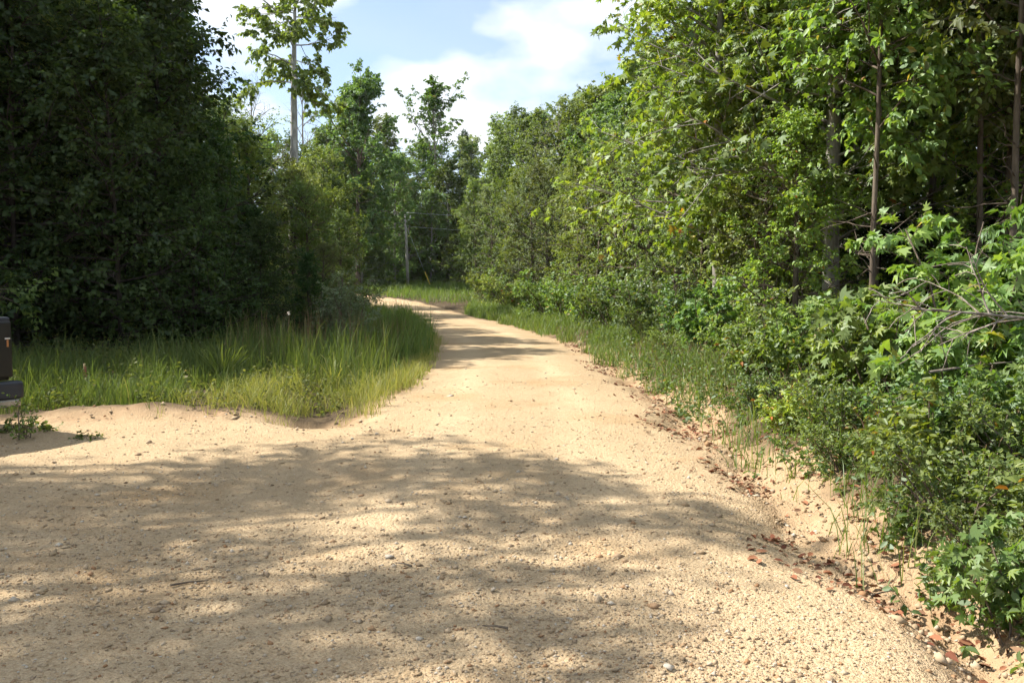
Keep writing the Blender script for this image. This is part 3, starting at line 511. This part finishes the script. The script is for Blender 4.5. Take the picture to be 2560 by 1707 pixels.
def shade_trees():
    rng = np.random.RandomState(77)
    trunks = np.array([(-13.2, 5.2), (-15.2, 8.4), (-9.4, 3.0)]); own = [[], [], []]
    for (x, y, r) in SHADE:
        hgt = rng.uniform(9.5, 12.5); c = np.array([x, y, 0]) + SD * (hgt / SD[2])
        own[int(np.argmin(((trunks - c[:2]) ** 2).sum(1)))].append((c, r))
    labs = ['tall shade tree left of the drive beside the camera', 'tall shade tree left of the drive beyond the pickup', 'tall shade tree left of the drive nearest the camera']
    for k, (tx, ty) in enumerate(trunks):
        root = empty('shade_tree', (tx, ty, hz(tx, ty) - .03)); H = 14.5
        tr = grow(np.zeros((1, 3)), np.array([[0, 0, 1.]]), np.array([H]), 12, (0, 0, .2), .05, rng); tt = np.linspace(0, 1, 12)
        Vs, Fs, c = [], [], 0
        v, q = tubes(tr, (.2 * (1 - tt) ** .7 + .02)[None], 9); Vs.append(v); Fs.append(q); c = len(v)
        cl = [(cc - np.array([tx, ty, 0]), r) for cc, r in own[k]]
        for j in range(16):
            a = rng.uniform(0, 6.28); cl.append((np.array([-1.4 + 1.8 * math.cos(a), -.8 + 1.6 * math.sin(a), rng.uniform(8, 14.5)]), .9))
        LV, LF, lc = [], [], 0
        for cc, r in cl:
            t = np.clip((cc[2] - 1.5 - np.hypot(cc[0], cc[1]) * .35) / H, .3, .95); i = int(t * 11); p0 = tr[0, i]; d = cc - p0; ln = np.linalg.norm(d)
            s = np.linspace(0, 1, 7)[:, None]; pts = (p0 + d * s + np.array([0, 0, -1.]) * .12 * ln * np.sin(s * math.pi))[None]
            v, q = tubes(pts, ((.02 + .010 * ln) * (1 - .8 * s[:, 0]))[None], 5); Vs.append(v); Fs.append(q + c); c += len(v)
            n = int(rng.uniform(.8, 1.9) * math.pi * r * r / .0075); m = max(3, int(9 * r)); cen = rng.normal(0, .50 * r, (m, 3)); u = (cen[rng.randint(0, m, n)] + rng.normal(0, .30 * r + .05, (n, 3))) * np.array([1, 1, .6])
            v, f = leaves(cc + u, rng.normal(0, 1, (n, 3)) * [1, 1, .4] + [0, 0, -.3], np.array([0, 0, .8]) + rng.normal(0, .6, (n, 3)), .15 * np.clip(rng.normal(1, .2, n), .5, 1.5), 'rhomb')
            LV.append(v); LF.append(f + lc); lc += len(v)
        obj('trunk', mesh_np('shade_trunk', np.concatenate(Vs), np.concatenate(Fs), M['bark'], True), root)
        obj('crown', mesh_np('shade_crown', np.concatenate(LV), np.concatenate(LF), M['mid']), root)
        tag(root, labs[k], 'tree', 'tall trees left of the drive')
shade_trees()
plant('edge0', -12.6, 16.6, 8.5, 'drive_tree', 'tree in front of the pickup at the left end of the grass', 'tree')
plant('dark1', -18, 16, 11, 'drive_tree', 'tall dark tree beside the drive at the left of the grass', 'tree')

# ------------------------------------------------------------------ grass
def blades(x, y, h, w, rng, lean=.35, name='grass', mat='grass', label='', zoff=-.02):
    n = len(x); z = height(x, y) + zoff; a = rng.rand(n) * 6.283; l = np.abs(rng.normal(lean, lean * .5, n)) * h
    b = np.stack([x, y, z], -1); ld = np.stack([np.cos(a), np.sin(a), np.zeros(n)], -1); f = rng.rand(n) * 6.283
    wd = np.stack([np.cos(f), np.sin(f), np.zeros(n)], -1) * (w * .5)[:, None]; up = np.array([0, 0, 1.])
    m1 = b + up * (h * .45)[:, None] + ld * (l * .22)[:, None]; m2 = b + up * (h * .8)[:, None] + ld * (l * .6)[:, None]
    tip = b + up * (h * np.clip(1.0 - .2 * l / h, .6, 1))[:, None] + ld * l[:, None]
    V = np.stack([b - wd, b + wd, m1 - wd * .9, m1 + wd * .9, m2 - wd * .6, m2 + wd * .6, tip], 1).reshape(-1, 3); o = (np.arange(n) * 7)[:, None]
    Q = np.concatenate([o + np.array([[0, 1, 3, 2]]), o + np.array([[2, 3, 5, 4]])]); T = o + np.array([[4, 5, 6]])
    return tag(obj(name, mesh_np(name, V, [Q, T], M[mat])), label, 'grass', kind='stuff')
def scatter(n, x0, x1, y0, y1, rng, keep, tuft=6, spread=.07):
    m = n // tuft; cx = rng.uniform(x0, x1, m); cy_ = rng.uniform(y0, y1, m); k = keep(cx, cy_); k = rng.rand(m) < k; cx, cy_ = cx[k], cy_[k]
    x = np.repeat(cx, tuft) + rng.normal(0, spread, len(cx) * tuft); y = np.repeat(cy_, tuft) + rng.normal(0, spread, len(cx) * tuft)
    return x, y
rg = np.random.RandomState(21)
bound = lambda x, y: y - (10.75 + .05 * (x + 5) + fbm(x * 1.1, y * 1.1, 3) * .9)
# tall grass on the left verge
keep = lambda x, y: (road_off(x, y) < -2.5 + .35 * fbm(x, y, 2)) * smooth01(12.6, 15.5, y + .25 * (x + 3)) * smooth01(30, 24, y) * (.35 + 1.3 * (fbm(x * .8 + 4, y * .8, 3) + .5))
x, y = scatter(34000, -9.5, -1.6, 12.5, 29, rg, keep, 8, .09); o = road_off(x, y)
h = np.clip(rg.normal(.46, .19, len(x)) * (1 + 1.0 * fbm(x * .9, y * .9, 3)) * (1 + .25 * smooth01(-4.5, -2.6, o)), .2, 1.35)
blades(x, y, h, np.full(len(x), .011), rg, .3, 'tall_grass', 'grassdark', 'tall green grass on the left verge before the dark wood')
# bright tall stand next to the road
keep = lambda x, y: (road_off(x, y) < -2.0 + .3 * fbm(x, y, 2)) * (road_off(x, y) > -4.6) * smooth01(14.5, 17, y) * smooth01(60, 40, y)
x, y = scatter(30000, -11, -1.6, 14.5, 56, rg, keep, 8, .10); h = np.clip(rg.normal(.66, .22, len(x)) * (1 + .6 * fbm(x * 1.2, y * 1.2, 3)), .25, 1.35) * smooth01(13, 19, y)
blades(x, y, h, .010 + .0003 * y, rg, .28, 'bright_grass', 'grass', 'bright green tall grass lining the left road edge')
# short yellow-green grass at the front of the verge
keep = lambda x, y: (road_off(x, y) < -1.78 + .35 * fbm(x * 1.5, y * 1.5, 3) - .22 * smooth01(12, 10.5, y)) * smooth01(-.35, .9, bound(x, y)) * smooth01(19, 14.5, y) * np.clip(.55 + 1.5 * fbm(x * 1.6, y * 1.6, 3), .1, 1) * (1 - np.exp(-(((x + 2.55) / .42) ** 2 + ((y - 10.6) / .38) ** 2)) > .5)
x, y = scatter(90000, -11, -1.4, 10.0, 22, rg, keep, 7, .055); h = np.clip(rg.normal(.30, .10, len(x)) * (1 + .6 * fbm(x * .7, y * .7, 3)), .08, .7)
near_road = road_off(x, y) > -4.6 + .5 * fbm(x, y, 2)
blades(x[near_road], y[near_road], h[near_road], np.full(near_road.sum(), .007), rg, .55, 'short_grass', 'grassyel', 'short yellow-green grass at the corner of drive and road')
nr = ~near_road; blades(x[nr], y[nr], h[nr] * 1.25, np.full(nr.sum(), .009), rg, .45, 'verge_grass', 'grassdark', 'rough green grass along the far side of the drive')
keep = lambda x, y: (road_off(x, y) < -1.72 + .3 * fbm(x * 2, y * 2, 3)) * (road_off(x, y) > -3.0)
x, y = scatter(9000, -4, -1.2, 13, 30, rg, keep, 7, .06); blades(x, y, np.clip(rg.normal(.22, .08, len(x)), .06, .5), np.full(len(x), .009), rg, .6, 'edge_grass', 'grassyel', 'low grass creeping onto the left road edge')
# right verge
keep = lambda x, y: (road_off(x, y) > 2.32 + .5 * fbm(x * 1.2, y * 1.2, 3) - .15 * smooth01(10, 22, y)) * smooth01(5.6, 3.6, road_off(x, y)) * smooth01(3.4, 5.5, y) * (.3 + 1.4 * (fbm(x * 1.3, y * 1.3, 3) + .5))
x, y = scatter(98000, -3, 6.5, 3.6, 62, rg, keep, 7, .07); h = np.clip(rg.normal(.24, .09, len(x)) * (1 + .6 * fbm(x * .9, y * .9, 3)) * (1 + .012 * y), .06, .6)
blades(x, y, h, .006 + .0004 * y, rg, .5, 'bank_grass', 'grass', 'thin grass on the bank between ditch and shrubs on the right')
keep = lambda x, y: .6 * smooth01(2.5, 3.1, road_off(x, y)) * smooth01(8, 4.5, road_off(x, y)); x, y = scatter(14000, 2.5, 9, 4.5, 20, rg, keep, 5, .09)
blades(x, y, np.clip(rg.normal(.32, .12, len(x)), .08, .7), np.full(len(x), .006), rg, .7, 'dry_grass', 'reed', 'dry brown grass and brush stems among the shrubs on the right bank')
def ground_cover():
    rng = np.random.RandomState(55); n = 9000; y = 3.4 + 22 * rng.rand(n) ** 1.4; x = rng.uniform(2.2, 7.2, n); o = road_off(x, y)
    k = rng.rand(n) < smooth01(2.3, 2.75, o + .5 * fbm(x, y, 2)) * (.25 + 1.5 * (fbm(x * 1.1 + 7, y * 1.1, 3) + .5)); x, y = x[k], y[k]; n = len(x)
    hh = np.clip(rng.normal(.24, .10, n), .07, .6) * (1 + .5 * smooth01(3, 4.5, road_off(x, y)))
    st = np.stack([x, y, height(x, y) - .01], -1); sp = grow(st, np.array([0, 0, 1.]) + rng.normal(0, .45, (n, 3)) * [1, 1, 0], hh, 5, (0, 0, -.2), .3, rng)
    V, F = leaves_on(sp, 9, .055, rng, 'oval', .3); v2, q2 = tubes(sp, np.full((n, 5), .002), 3)
    tag(obj('ground_cover', mesh_np('ground_cover', np.concatenate([V, v2]), [F, q2 + len(V)], M['sap'])), 'low leafy weeds and creepers covering the right bank', 'weeds', kind='stuff')
ground_cover()
# far clearing round the pole
keep = lambda x, y: (np.abs(road_off(x, y)) > 2.3) * smooth01(60, 66, y + .4 * np.abs(x + 5)); x, y = scatter(34000, -32, 2, 56, 100, rg, keep, 6, .2)
blades(x, y, np.clip(rg.normal(.45, .18, len(x)) * (1 + .9 * fbm(x * .3, y * .3, 3)), .1, 1.3), np.full(len(x), .035), rg, .4, 'clearing_grass', 'grass', 'bright green grass in the clearing round the utility pole')
def left_weeds():
    rng = np.random.RandomState(56); n = 1500; x = rng.uniform(-10.5, -2.2, n); y = rng.uniform(10.8, 19, n); o = road_off(x, y)
    k = rng.rand(n) < (bound(x, y) > .1) * (o < -2.4) * np.clip(.5 + 1.8 * fbm(x * .8 + 3, y * .8, 3), 0, 1); x, y = x[k], y[k]; n = len(x)
    hh = np.clip(rng.normal(.34, .14, n), .1, .8) * (1 + .06 * (y - 11)); st = np.stack([x, y, height(x, y) - .01], -1)
    sp = grow(st, np.array([0, 0, 1.]) + rng.normal(0, .3, (n, 3)) * [1, 1, 0], hh, 5, (0, 0, -.1), .25, rng)
    V, F = leaves_on(sp, 10, .06, rng, 'oval', .3); v2, q2 = tubes(sp, np.full((n, 5), .0025), 3)
    tag(obj('verge_weeds', mesh_np('verge_weeds', np.concatenate([V, v2]), [F, q2 + len(V)], M['grassdark'])), 'small leafy weeds mixed into the left verge grass', 'weeds', kind='stuff')
left_weeds()
# seed stalks standing over the tall grass
x = rg.uniform(-6, -2.6, 420); y = rg.uniform(16, 25, 420); k = road_off(x, y) < -2.5; x, y = x[k], y[k]
blades(x, y, rg.uniform(.9, 1.45, len(x)), np.full(len(x), .009), rg, .14, 'seed_stalks', 'reed', 'reddish seed stalks standing above the tall grass')
def broad_grass(x0, y0, n, H, w, name, label, seed, mat):
    rng = np.random.RandomState(seed); x = x0 + rng.normal(0, .03, n); y = y0 + rng.normal(0, .03, n)
    o = blades(x, y, H * rng.uniform(.7, 1.1, n), np.full(n, w), rng, .6, name, mat, label); o['kind'] = 'thing'; o['category'] = 'plant'; return o
broad_grass(-3.0, 13.9, 11, .75, .035, 'broad_leaved_grass', 'pale broad-bladed grass plant arching over the short grass', 3, 'grassyel')
broad_grass(-5.0, 14.2, 90, .85, .014, 'grass_tussock', 'upright bright tussock rising from the shaded grass', 4, 'grass')

# ------------------------------------------------------------------ loose stones and dead leaves
def pebbles():
    rng = np.random.RandomState(31); n = 108000
    d = np.where(rng.rand(n) < .06, rng.uniform(.6, 2.9, n), 2.9 * (24 / 2.9) ** rng.rand(n) ** 1.4); a = np.where(d < 3, rng.uniform(-1.1, 1.1, n), rng.uniform(-.70, .70, n)); x = d * np.tan(a) ; y = d
    g, dm = masks(x, y); o = np.abs(np.abs(road_off(x, y)) - .78); dens = np.clip(.60 + 1.9 * fbm(x * .8 + 2, y * .8, 3), .12, 1) * (1 - .6 * np.exp(-(o / .28) ** 2) * smooth01(4, 8, y)); k = rng.rand(n) < np.maximum(g * dens, dm * .45) * (.03 + .97 * smooth01(20, 6, y)); x, y = x[k], y[k]; n = len(x)
    s = np.clip(np.exp(rng.normal(math.log(.0049), .55, n)), .003, .03); s *= np.minimum(.8 + .045 * y, 1.3) * np.where(masks(x, y)[0] < .5, 1.8, 1); z = height(x, y)
    O = np.array([(1, 0, 0), (0, 1, 0), (-1, 0, 0), (0, -1, 0), (0, 0, 1), (0, 0, -1)], float)
    V = O[None] * (1 + rng.normal(0, .2, (n, 6, 1))) * np.stack([rng.uniform(.8, 1.5, n), rng.uniform(.7, 1.1, n), rng.uniform(.45, .8, n)], -1)[:, None]
    V[:, :4, 2] += rng.normal(0, .2, (n, 4)); t = rng.rand(n) * 6.28; c, sn = np.cos(t)[:, None], np.sin(t)[:, None]
    V = np.stack([V[..., 0] * c - V[..., 1] * sn, V[..., 0] * sn + V[..., 1] * c, V[..., 2]], -1) * s[:, None, None] + np.stack([x, y, z + s * .22], -1)[:, None]
    T = np.array([(0, 1, 4), (1, 2, 4), (2, 3, 4), (3, 0, 4), (1, 0, 5), (2, 1, 5), (3, 2, 5), (0, 3, 5)])
    F = (T[None] + (np.arange(n) * 6)[:, None, None]).reshape(-1, 3)
    tag(obj('gravel', mesh_np('gravel', V.reshape(-1, 3), F, M['stone'])), 'loose tan and brown gravel stones on the near road', 'gravel', kind='stuff')
pebbles()
def litter():
    rng = np.random.RandomState(41); n = 26000; y = 3.0 + 25 * rng.rand(n) ** 1.5; x = rng.uniform(1.5, 5.0, n); o = road_off(x, y)
    p = np.exp(-((o - 2.15 + .5 * fbm(x * .7, y * .7, 3)) / .38) ** 2) * .8 * np.clip(2.2 * fbm(x * 1.6, y * 1.6, 3) + .45, .05, 1) + .14 * (o > 2.3) ; k = rng.rand(n) < p; x, y = x[k], y[k]; n = len(x); z = height(x, y) + .012
    V, F = leaves(np.stack([x, y, z], -1), rng.normal(0, 1, (n, 3)) * [1, 1, .15], np.array([0, 0, 1]) + rng.normal(0, .35, (n, 3)), rng.uniform(.035, .085, n), 'oval')
    tag(obj('fallen_leaves', mesh_np('fallen_leaves', V, F, M['litter'])), 'reddish dead leaves lying along the right ditch', 'leaves', kind='stuff')
litter()

# ------------------------------------------------------------------ dead branch, sticks
def limb(name, pts, r0, label, seed, nsub=12, sublen=.5, cat='branch', group=None, mat='deadwood', droop=-.5):
    rng = np.random.RandomState(seed); P = np.array(pts, float); t = np.linspace(0, len(P) - 1, 14); i = np.minimum(t.astype(int), len(P) - 2); w = (t - i)[:, None]
    m = (P[i] * (1 - w) + P[i + 1] * w)[None]; rr = (r0 * (1 - .8 * np.linspace(0, 1, 14)) + .002)[None]
    root = empty(name, P[0]); m = m - P[0]; v, q = tubes(m, rr, 7); obj('stem', mesh_np(name, v, q, M[mat], True), root)
    if nsub:
        p, d, r, tt = branch_off(m, rr, nsub, .35, 1.0, .7, rng); sb = grow(p, d, sublen * rng.uniform(.5, 1.3, len(p)), 7, (0, 0, droop), .3, rng); sr = np.full((len(sb), 7), r0 * .32) * (1 - .8 * np.linspace(0, 1, 7))
        v1, q1 = tubes(sb, sr + .0012, 5); p, d, r, tt = branch_off(sb, sr, 4, .2, 1, .8, rng); tw = grow(p, d, sublen * .45 * rng.uniform(.4, 1.3, len(p)), 6, (0, 0, droop), .3, rng)
        v2, q2 = tubes(tw, np.full((len(tw), 6), r0 * .12 + .001), 4); obj('twigs', mesh_np(name, np.concatenate([v1, v2]), np.concatenate([q1, q2 + len(v1)]), M[mat], True), root)
    return tag(root, label, cat, group)
limb('dead_branch', [(6.3, 7.0, hz(6.3, 7.0) + .02), (5.0, 6.75, 1.20), (4.3, 6.6, 1.40), (3.7, 6.5, 1.46), (3.1, 6.4, 1.50)], .021, 'bare grey-brown dead branch with drooping twigs at the right edge', 5, 16, .55)
limb('fallen_stick', [(3.15, 7.6, hz(3.15, 7.6) + .02), (3.45, 7.9, .35), (3.8, 8.1, .55)], .012, 'pale dry stick propped in the brush halfway along the near bank', 6, 4, .3, 'stick')
limb('fallen_stick', [(3.55, 7.0, .95), (4.0, 7.1, 1.0), (4.4, 7.15, 1.03)], .010, 'pale straight stick caught in the shrubs below the dead branch', 7, 0, .3, 'stick')
for (x, y, a, l, lab) in [(-.02, 3.95, 2.9, .13, 'thin brown stick lying on the shaded gravel at bottom centre'), (-1.9, 4.5, .4, .2, 'short dark twig on the gravel at lower left'), (-.6, 4.85, 2.6, .12, 'small twig on the gravel left of centre'), (2.02, 4.6, .5, .22, 'short brown stick on the dirt at the near ditch edge')]:
    z = hz(x, y) + .012; limb('twig', [(x, y, z), (x + l * .5 * math.cos(a), y + l * .5 * math.sin(a), z + .006), (x + l * math.cos(a), y + l * math.sin(a), z)], .005, lab, 8, 0, .1, 'twig', mat='twig')

# ------------------------------------------------------------------ utility pole and wires
def tube_obj(name, pts, r, mat, parent=None, K=8):
    p = np.array(pts, float)[None]; rr = np.full((1, p.shape[1]), r) if np.isscalar(r) else np.array(r, float)[None]
    v, q = tubes(p, rr, K); n = p.shape[1]; caps = [np.array([list(range(K))[::-1]]), np.array([[K * (n - 1) + i for i in range(K)]])]
    return obj(name, mesh_np(name, v, [q] + caps, M[mat], True), parent)
M['polewood'] = bark_mat('weathered_pole', (.26, .24, .21), (.44, .42, .38), scale=4, bump=.2)
M['metal'] = plain_mat('galvanised_metal', (.42, .43, .44), .5, .7)
M['ceramic'] = plain_mat('ceramic', (.55, .53, .5), .3)
M['wire'] = plain_mat('aluminium_wire', (.5, .52, .54), .5, .4)
M['yellow'] = plain_mat('yellow_plastic', (.62, .45, .05), .5)
px, py = -11.3, 90.0; pz = hz(px, py)
pole = tag(empty('utility_pole', (px, py, pz)), 'weathered grey wooden utility pole in the clearing at the road bend', 'utility pole')
H = 8.0; tube_obj('pole', [(0, 0, -.3), (-.06, 0, 2), (-.15, 0, 5), (-.28, 0, H)], [.17, .16, .14, .12], 'polewood', pole, 12)
tube_obj('bracket', [(-.25, 0, H - .8), (.25, 0, H - .7), (.30, 0, H - .7)], .035, 'metal', pole); tube_obj('bracket', [(-.25, 0, H - 1.05), (.25, 0, H - .75)], .03, 'metal', pole)
tube_obj('cutout', [(.30, 0, H - .95), (.30, 0, H - .55), (.30, 0, H - .3)], [.05, .06, .04], 'ceramic', pole)
tube_obj('insulator', [(-.28, 0, H), (-.28, 0, H + .12), (-.28, 0, H + .25)], [.04, .07, .04], 'ceramic', pole)
gx, gy = -8.6, 88.0; gz = hz(gx, gy)
tube_obj('guy_wire', [(-.24, 0, H - 1.2), (gx - px, gy - py, gz - pz)], .012, 'wire', pole, 6)
a = np.array([gx - px, gy - py, gz - pz]); b = np.array([-.24, 0, H - 1.2]); tube_obj('guy_guard', [a + (b - a) * .04, a + (b - a) * .24], .055, 'yellow', pole)
def wire(z0, far, sag, label):
    p0 = np.array([px - .26, py, pz + z0]); p1 = np.array(far, float); t = np.linspace(0, 1, 24)[:, None]; pts = p0 + (p1 - p0) * t; pts[:, 2] -= (sag * 4 * t * (1 - t))[:, 0]
    tag(tube_obj('overhead_wire', pts, .013, 'wire', None, 5), label, 'wire', 'overhead wires')
wire(H + .02, (-62, 96, pz + 7.4), .9, 'upper overhead wire running left from the pole top'); wire(H - 1.45, (-62, 96, pz + 5.6), 1.0, 'lower overhead wire running left from below the pole top')
wire(H + .03, (26, 96, pz + 8.6), .7, 'upper overhead wire running right from the pole top into the trees'); wire(H - 1.43, (26, 96, pz + 6.8), .8, 'lower overhead wire running right into the trees')

# ------------------------------------------------------------------ pink survey stake
st = tag(empty('survey_stake', (-6.75, 13.0, hz(-6.75, 13.0))), 'small wooden survey stake with pink ribbon in the left grass', 'stake')
M['pink'] = plain_mat('pink_ribbon', (.50, .10, .14), .6); M['stakewood'] = plain_mat('stake_wood', (.42, .30, .18), .8)
import bmesh
def box_obj(name, size, loc, mat, parent, bevel=.02, seg=2, taper=None, rot=None):
    bm = bmesh.new(); bmesh.ops.create_cube(bm, size=1.0)
    for v in bm.verts:
        v.co = Vector((v.co.x * size[0], v.co.y * size[1], v.co.z * size[2]))
        if taper and v.co.z > 0: v.co.x *= taper[0]; v.co.y = v.co.y * taper[1] + taper[2]
    if bevel: bmesh.ops.bevel(bm, geom=bm.edges[:], offset=bevel, segments=seg, affect='EDGES', profile=.6)
    me = bpy.data.meshes.new(name); bm.to_mesh(me); bm.free(); me.materials.append(M[mat]); me.polygons.foreach_set('use_smooth', [len(p.vertices) == 4 and p.area < .02 for p in me.polygons])
    o = obj(name, me, parent, loc)
    if rot: o.rotation_euler = rot
    return o
box_obj('stake', (.03, .018, .64), (0, 0, .2), 'stakewood', st, .003, 1); box_obj('ribbon', (.042, .026, .20), (.006, -.003, .38), 'pink', st, .006, 2, (.7, 1, 0))

# ------------------------------------------------------------------ pickup truck (its tail shows at the left edge)
M['paint'] = plain_mat('dark_paint', (.011, .0105, .010), .45, 0, .3, .25, 3, coat=.15)
M['plastic'] = plain_mat('black_plastic', (.022, .025, .034), .5); M['chrome'] = plain_mat('dull_chrome', (.33, .33, .35), .35, .9)
M['rubber'] = plain_mat('rubber', (.018, .018, .018), .85); M['glass'] = plain_mat('dark_glass', (.01, .012, .014), .05, 0, .8, coat=1.0); M['red'] = plain_mat('red_lens', (.30, .02, .02), .2, coat=.6)
M['white'] = plain_mat('white_vinyl', (.5, .5, .48), .5); M['orange'] = plain_mat('orange_vinyl', (.35, .15, .05), .5)
def truck():
    t = empty('pickup_truck', (-6.18, 8.68, hz(-6.2, 8.9) - .01), R(59.5)); tag(t, 'tail of a dark pickup truck parked at the left edge of the drive', 'pickup truck')
    box_obj('bed_floor', (1.78, 1.85, .12), (0, 1.0, .68), 'paint', t, .02)
    for s in (-1, 1):
        box_obj('bed_side', (.10, 1.98, .66), (s * .865, 1.06, .99), 'paint', t, .04, 3)
        box_obj('tail_light', (.02, .16, .40), (s * .918, .20, 1.02), 'red', t, .02)
    tg = box_obj('tailgate', (1.80, .07, .64), (0, .045, .98), 'paint', t, .025, 3)
    box_obj('tailgate_cap', (1.80, .13, .07), (0, .10, 1.315), 'plastic', t, .03, 3); box_obj('handle', (.26, .03, .09), (0, -.045, .16), 'plastic', tg, .012)
    w = box_obj('letter', (.06, .006, .018), (.845, -.039, .125), 'white', tg, .002, 1); box_obj('letter', (.022, .006, .08), (.845, -.039, .07), 'orange', tg, .002, 1)
    bp = box_obj('bumper', (1.90, .20, .20), (0, -.02, .52), 'plastic', t, .045, 3); box_obj('bumper_face', (1.86, .17, .10), (0, .0, .375), 'chrome', t, .03, 3)
    box_obj('step_pad', (1.0, .15, .012), (0, 0, .106), 'rubber', bp, .004, 1); box_obj('licence_plate', (.31, .012, .16), (0, -.11, -.02), 'white', bp, .004, 1)
    box_obj('frame_rail', (1.0, 4.8, .16), (0, 2.7, .50), 'rubber', t, .02)
    cab = box_obj('cab', (1.84, 1.95, .72), (0, 3.0, .95), 'paint', t, .07, 3); rf = box_obj('roof', (1.66, 1.75, .60), (0, 2.98, 1.60), 'paint', t, .09, 3, (.82, .72, -.02))
    box_obj('windscreen', (1.42, .03, .46), (0, .735, .0), 'glass', rf, .01, 1, rot=(R(24), 0, 0)); box_obj('rear_window', (1.34, .03, .36), (0, -.80, .0), 'glass', rf, .01, 1, rot=(R(-18), 0, 0))
    for s in (-1, 1):
        box_obj('side_window', (.03, 1.15, .38), (s * .775, -.02, 0), 'glass', rf, .01, 1, rot=(0, R(-14 * s), 0)); box_obj('door_handle', (.03, .18, .04), (s * .925, -.35, .16), 'plastic', cab, .008, 1)
        box_obj('mirror', (.20, .09, .16), (s * 1.02, .75, .36), 'plastic', cab, .03)
    hd = box_obj('hood', (1.80, 1.35, .50), (0, 4.62, .88), 'paint', t, .09, 3, (.94, .95, -.02)); box_obj('grille', (1.2, .05, .26), (0, .67, .0), 'chrome', hd, .02); box_obj('front_bumper', (1.88, .2, .24), (0, 5.34, .52), 'chrome', t, .05, 3)
    for s in (-1, 1): box_obj('headlight', (.26, .06, .2), (s * .72, .655, .02), 'white', hd, .02)
    prof = [(.30, .36), (.355, .355), (.385, .32), (.39, .30), (.39, .20), (.385, .17), (.355, .13), (.30, .125)]
    K = 28; a = np.linspace(0, 2 * math.pi, K, endpoint=False)
    def lathe(nm, pr, mat):
        V = np.array([[(x - .24), r * math.cos(q), r * math.sin(q)] for r, x in pr for q in a]); n = len(pr); idx = np.arange(n * K).reshape(n, K); nx = np.roll(idx, -1, 1)
        return mesh_np(nm, V, np.stack([idx[:-1], nx[:-1], nx[1:], idx[1:]], -1).reshape(-1, 4), M[mat], True)
    ty = lathe('tyre', [(r, x) for r, x in prof], 'rubber'); ri = lathe('rim', [(.30, .345), (.27, .33), (.24, .30), (.10, .31), (.06, .34), (.001, .34), (.001, .13), (.28, .13), (.30, .13)], 'chrome')
    for s in (-1, 1):
        for yy in (1.05, 4.45):
            wh = obj('wheel', ty, t, (s * .82, yy, .39)); wh.rotation_euler = (0, 0, 0 if s > 0 else math.pi); obj('rim', ri, wh)
truck()

# ------------------------------------------------------------------ summer haze
def haze():
    m, N, L, out = new_mat('summer_haze'); v = N.new('ShaderNodeVolumePrincipled'); v.inputs['Color'].default_value = (.90, .95, 1, 1); v.inputs['Density'].default_value = .0001; v.inputs['Anisotropy'].default_value = .3
    L.new(v.outputs[0], out.inputs['Volume']); M['haze'] = m
    x, y, a, b = 960, 960, -4, 34; V = [(sx * x, sy * y, z) for z in (a, b) for sx, sy in ((-1, -1), (1, -1), (1, 1), (-1, 1))]
    F = np.array([(3, 2, 1, 0), (4, 5, 6, 7), (0, 1, 5, 4), (1, 2, 6, 5), (2, 3, 7, 6), (3, 0, 4, 7)])
    tag(obj('haze', mesh_np('haze', V, F, m)), 'thin summer haze in the air over the road and woods', 'haze', kind='stuff')
haze()
